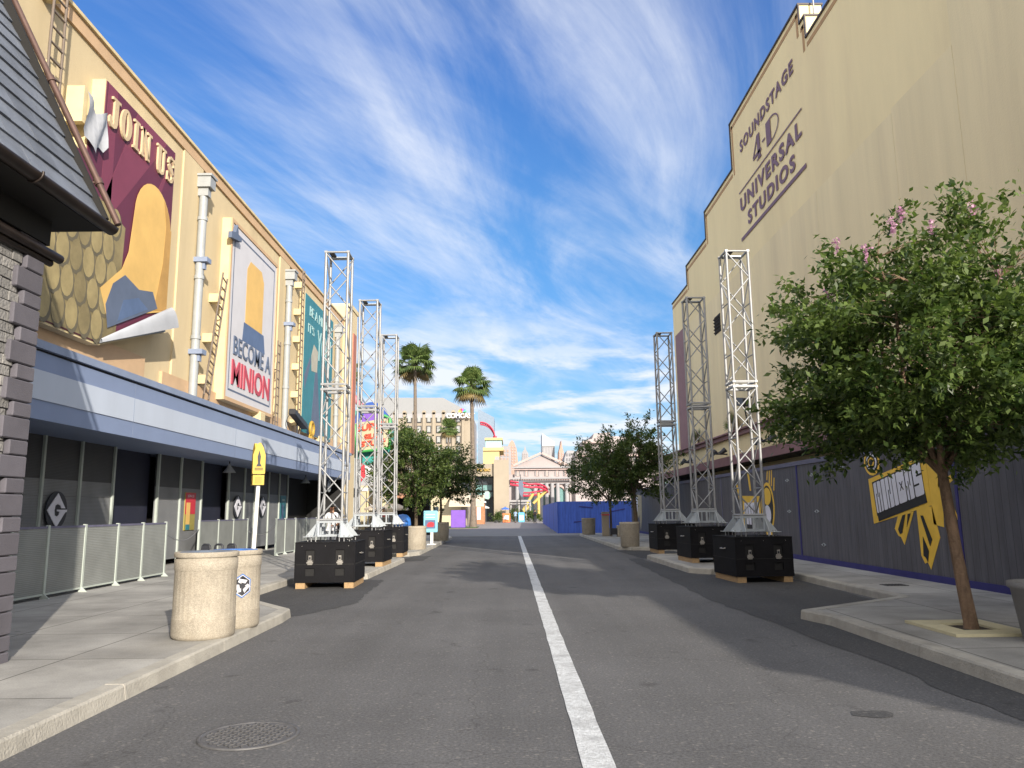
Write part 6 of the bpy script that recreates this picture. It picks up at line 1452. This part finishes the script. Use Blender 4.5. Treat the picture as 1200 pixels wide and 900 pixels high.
    for sg, hx, hy, hz in ((1, .13, -.27, 1.09), (-1, -.08, -.22, 1.24)):
        m_ = MB()
        for k in range(4): m_.tube([(hx-.03+k*.02, hy-.01, hz), (hx-.03+k*.021, hy-.06-.008*(k in (1, 2)), hz-.005), (hx-.03+k*.02, hy-.085-.01*(k in (1, 2)), hz-.03)], [.011, .009, .007], SKIN, 6)
        m_.tube([(hx-sg*.03, hy+.02, hz), (hx-sg*.06, hy-.03, hz+.01), (hx-sg*.055, hy-.055, hz)], [.012, .010, .008], SKIN, 6); part('fingers', m_, t_, True)
    for k, (x, y, z) in enumerate(((.105, -.07, .0), (-.105, .14, .0))):
        m_ = MB(); m_.box(x-.045, x+.045, y-.15, y+.12, z, z+.075, INK, bev=.015); part('shoe', m_, t_, True)
    return t_
person((-5.72, 25.2, .13), R(-8), 'person in a white T-shirt and dark trousers walking behind the nearest left truss tower')

person((-7.6, 47.0, .13), R(70), 'person in a red top standing under the beige umbrellas', mat('red_cotton', (.35, .03, .04), .85))
q_ = A(604, 606, 108); person((q_.x, 108, 0), R(150), 'person in a pale blue top walking between the orange and the blue box stands', mat('pale_blue_cotton', (.25, .35, .5), .85))
q_ = A(627, 606, 104); person((q_.x, 104, 0), R(20), 'person in a dark top walking at the street end left of the blue hoarding', INK)

# ------------------------------------------------------------ SKY, SUN
SUN_EL = 19.0; az = math.atan2(.43, -.90)        # sun stands behind the viewer to the right
sd = Vector((.415*math.cos(R(SUN_EL))/math.hypot(.415, .9), -.90*math.cos(R(SUN_EL))/math.hypot(.415, .9), math.sin(R(SUN_EL))))
sl = bpy.data.lights.new('sun', 'SUN'); sl.energy = 2.4; sl.angle = R(.55); sl.color = (1.0, .90, .76)
so = bpy.data.objects.new('sun', sl); C.objects.link(so); so.rotation_euler = sd.to_track_quat('Z', 'Y').to_euler()
wd = bpy.data.worlds.new('World'); SC.world = wd; wd.use_nodes = True; N = wd.node_tree.nodes; L = wd.node_tree.links
bg = N['Background']; bg.inputs['Strength'].default_value = .15
sky = N.new('ShaderNodeTexSky'); sky.sky_type = 'NISHITA'; sky.sun_disc = False; sky.sun_elevation = R(SUN_EL); sky.sun_rotation = math.atan2(.43, -.9); sky.air_density = 1.0; sky.dust_density = .35; sky.ozone_density = 2.5
tc = N.new('ShaderNodeTexCoord'); sp = N.new('ShaderNodeSeparateXYZ'); L.new(tc.outputs['Generated'], sp.inputs[0])
def mth(op, a, b=None, c=None):
    n_ = N.new('ShaderNodeMath'); n_.operation = op
    for i, v in enumerate((a, b, c)):
        if v is None: continue
        if isinstance(v, (int, float)): n_.inputs[i].default_value = v
        else: L.new(v, n_.inputs[i])
    return n_.outputs[0]
def rng_(v, a, b, c=0, d=1, smooth=True):
    n_ = N.new('ShaderNodeMapRange'); n_.interpolation_type = 'SMOOTHSTEP' if smooth else 'LINEAR'
    for i, q in enumerate((a, b, c, d)): n_.inputs[1+i].default_value = q
    L.new(v, n_.inputs[0]); return n_.outputs[0]
zc = mth('MAXIMUM', sp.outputs['Z'], .03); zs = mth('ADD', zc, .04)
pxn = mth('DIVIDE', sp.outputs['X'], zs); pyn = mth('DIVIDE', sp.outputs['Y'], zs)
cb = N.new('ShaderNodeCombineXYZ'); L.new(pxn, cb.inputs[0]); L.new(pyn, cb.inputs[1])
def noise(vec, loc, rot, scl, scale, detail, rough, dist=0.0):
    m0 = N.new('ShaderNodeMapping'); m0.inputs['Rotation'].default_value = (0, 0, rot); L.new(vec, m0.inputs[0])
    m1 = N.new('ShaderNodeMapping'); m1.inputs['Location'].default_value = loc; m1.inputs['Scale'].default_value = scl; L.new(m0.outputs[0], m1.inputs[0])
    n_ = N.new('ShaderNodeTexNoise'); n_.inputs['Scale'].default_value = scale; n_.inputs['Detail'].default_value = detail; n_.inputs['Roughness'].default_value = rough; n_.inputs['Distortion'].default_value = dist
    L.new(m1.outputs[0], n_.inputs['Vector']); return n_.outputs['Fac']
ang = math.atan2(.34, .94)      # streaks run towards (0.34, 0.94): turn them onto +Y
st1 = noise(cb.outputs[0], (0, 0, 0), ang, (1, .28, 1), 1.9, 9, .62, .7)
st2 = noise(cb.outputs[0], (3, 1, 0), ang+.35, (1, .30, 1), 1.3, 7, .6, .8)
big = noise(cb.outputs[0], (1.7, .3, 0), ang, (1, .55, 1), .75, 3, .5, .3)
cum = noise(cb.outputs[0], (5, 2, 0), .3, (1, .8, 1), 1.1, 10, .6, .2)
fine = noise(cb.outputs[0], (5, 2, 0), ang, (1, .35, 1), 9, 6, .7, .4)
cir = mth('MULTIPLY', rng_(mth('ADD', mth('MULTIPLY', st1, .6), mth('MULTIPLY', st2, .4)), .40, .66), rng_(big, .30, .52))
cir = mth('MULTIPLY', cir, rng_(fine, .1, .75, .65, 1.0))
lowm = mth('MULTIPLY', rng_(cum, .44, .60), rng_(sp.outputs['Z'], .30, .16))
# unseen bright cloud added overhead and behind the viewer, for warm fill
fill_veil = mth('ADD', rng_(sp.outputs['Y'], .25, -.25), rng_(sp.outputs['Z'], .62, .85))
tot = mth('MINIMUM', mth('ADD', mth('ADD', mth('MULTIPLY', cir, .80), mth('MULTIPLY', lowm, .80)), mth('MULTIPLY', fill_veil, .6)), .93)
mixc = N.new('ShaderNodeMix'); mixc.data_type = 'RGBA'; L.new(tot, mixc.inputs[0])
tb = N.new('ShaderNodeCombineColor'); tb.inputs[0].default_value = .18; L.new(rng_(sp.outputs['Z'], .0, .35, .22, .295, False), tb.inputs[1]); L.new(rng_(sp.outputs['Z'], .03, .55, .28, .455, False), tb.inputs[2])
tn_ = N.new('ShaderNodeMix'); tn_.data_type = 'RGBA'; tn_.blend_type = 'MULTIPLY'; tn_.inputs[0].default_value = 1; L.new(sky.outputs[0], tn_.inputs[6]); L.new(tb.outputs[0], tn_.inputs[7])
L.new(tn_.outputs[2], mixc.inputs[6]); cc_ = N.new('ShaderNodeMix'); cc_.data_type = 'RGBA'; L.new(rng_(sp.outputs['Y'], .0, -.6), cc_.inputs[0]); cc_.inputs[6].default_value = (2.0, 2.1, 2.3, 1); cc_.inputs[7].default_value = (4.6, 4.3, 3.9, 1); L.new(cc_.outputs[2], mixc.inputs[7])  # cloud behind the viewer brightened too, as added fill
L.new(mixc.outputs[2], bg.inputs['Color'])
_r = random.Random(4)
for n_ in [q for q in N if q.type == 'MAPPING' and tuple(q.inputs['Rotation'].default_value) == (0, 0, 0)]: n_.inputs['Location'].default_value = (_r.uniform(0, 30), _r.uniform(0, 30), 0)
SC.view_settings.view_transform = 'Standard'; SC.view_settings.look = 'None'; SC.view_settings.gamma = 1; SC.view_settings.exposure = 1.65
SC.view_settings.use_curve_mapping = False
SC.cycles.max_bounces = 6; SC.cycles.diffuse_bounces = 3; SC.cycles.glossy_bounces = 3; SC.cycles.transmission_bounces = 3; SC.cycles.transparent_max_bounces = 4
SC.cycles.use_denoising = True
bpy.context.view_layer.update()
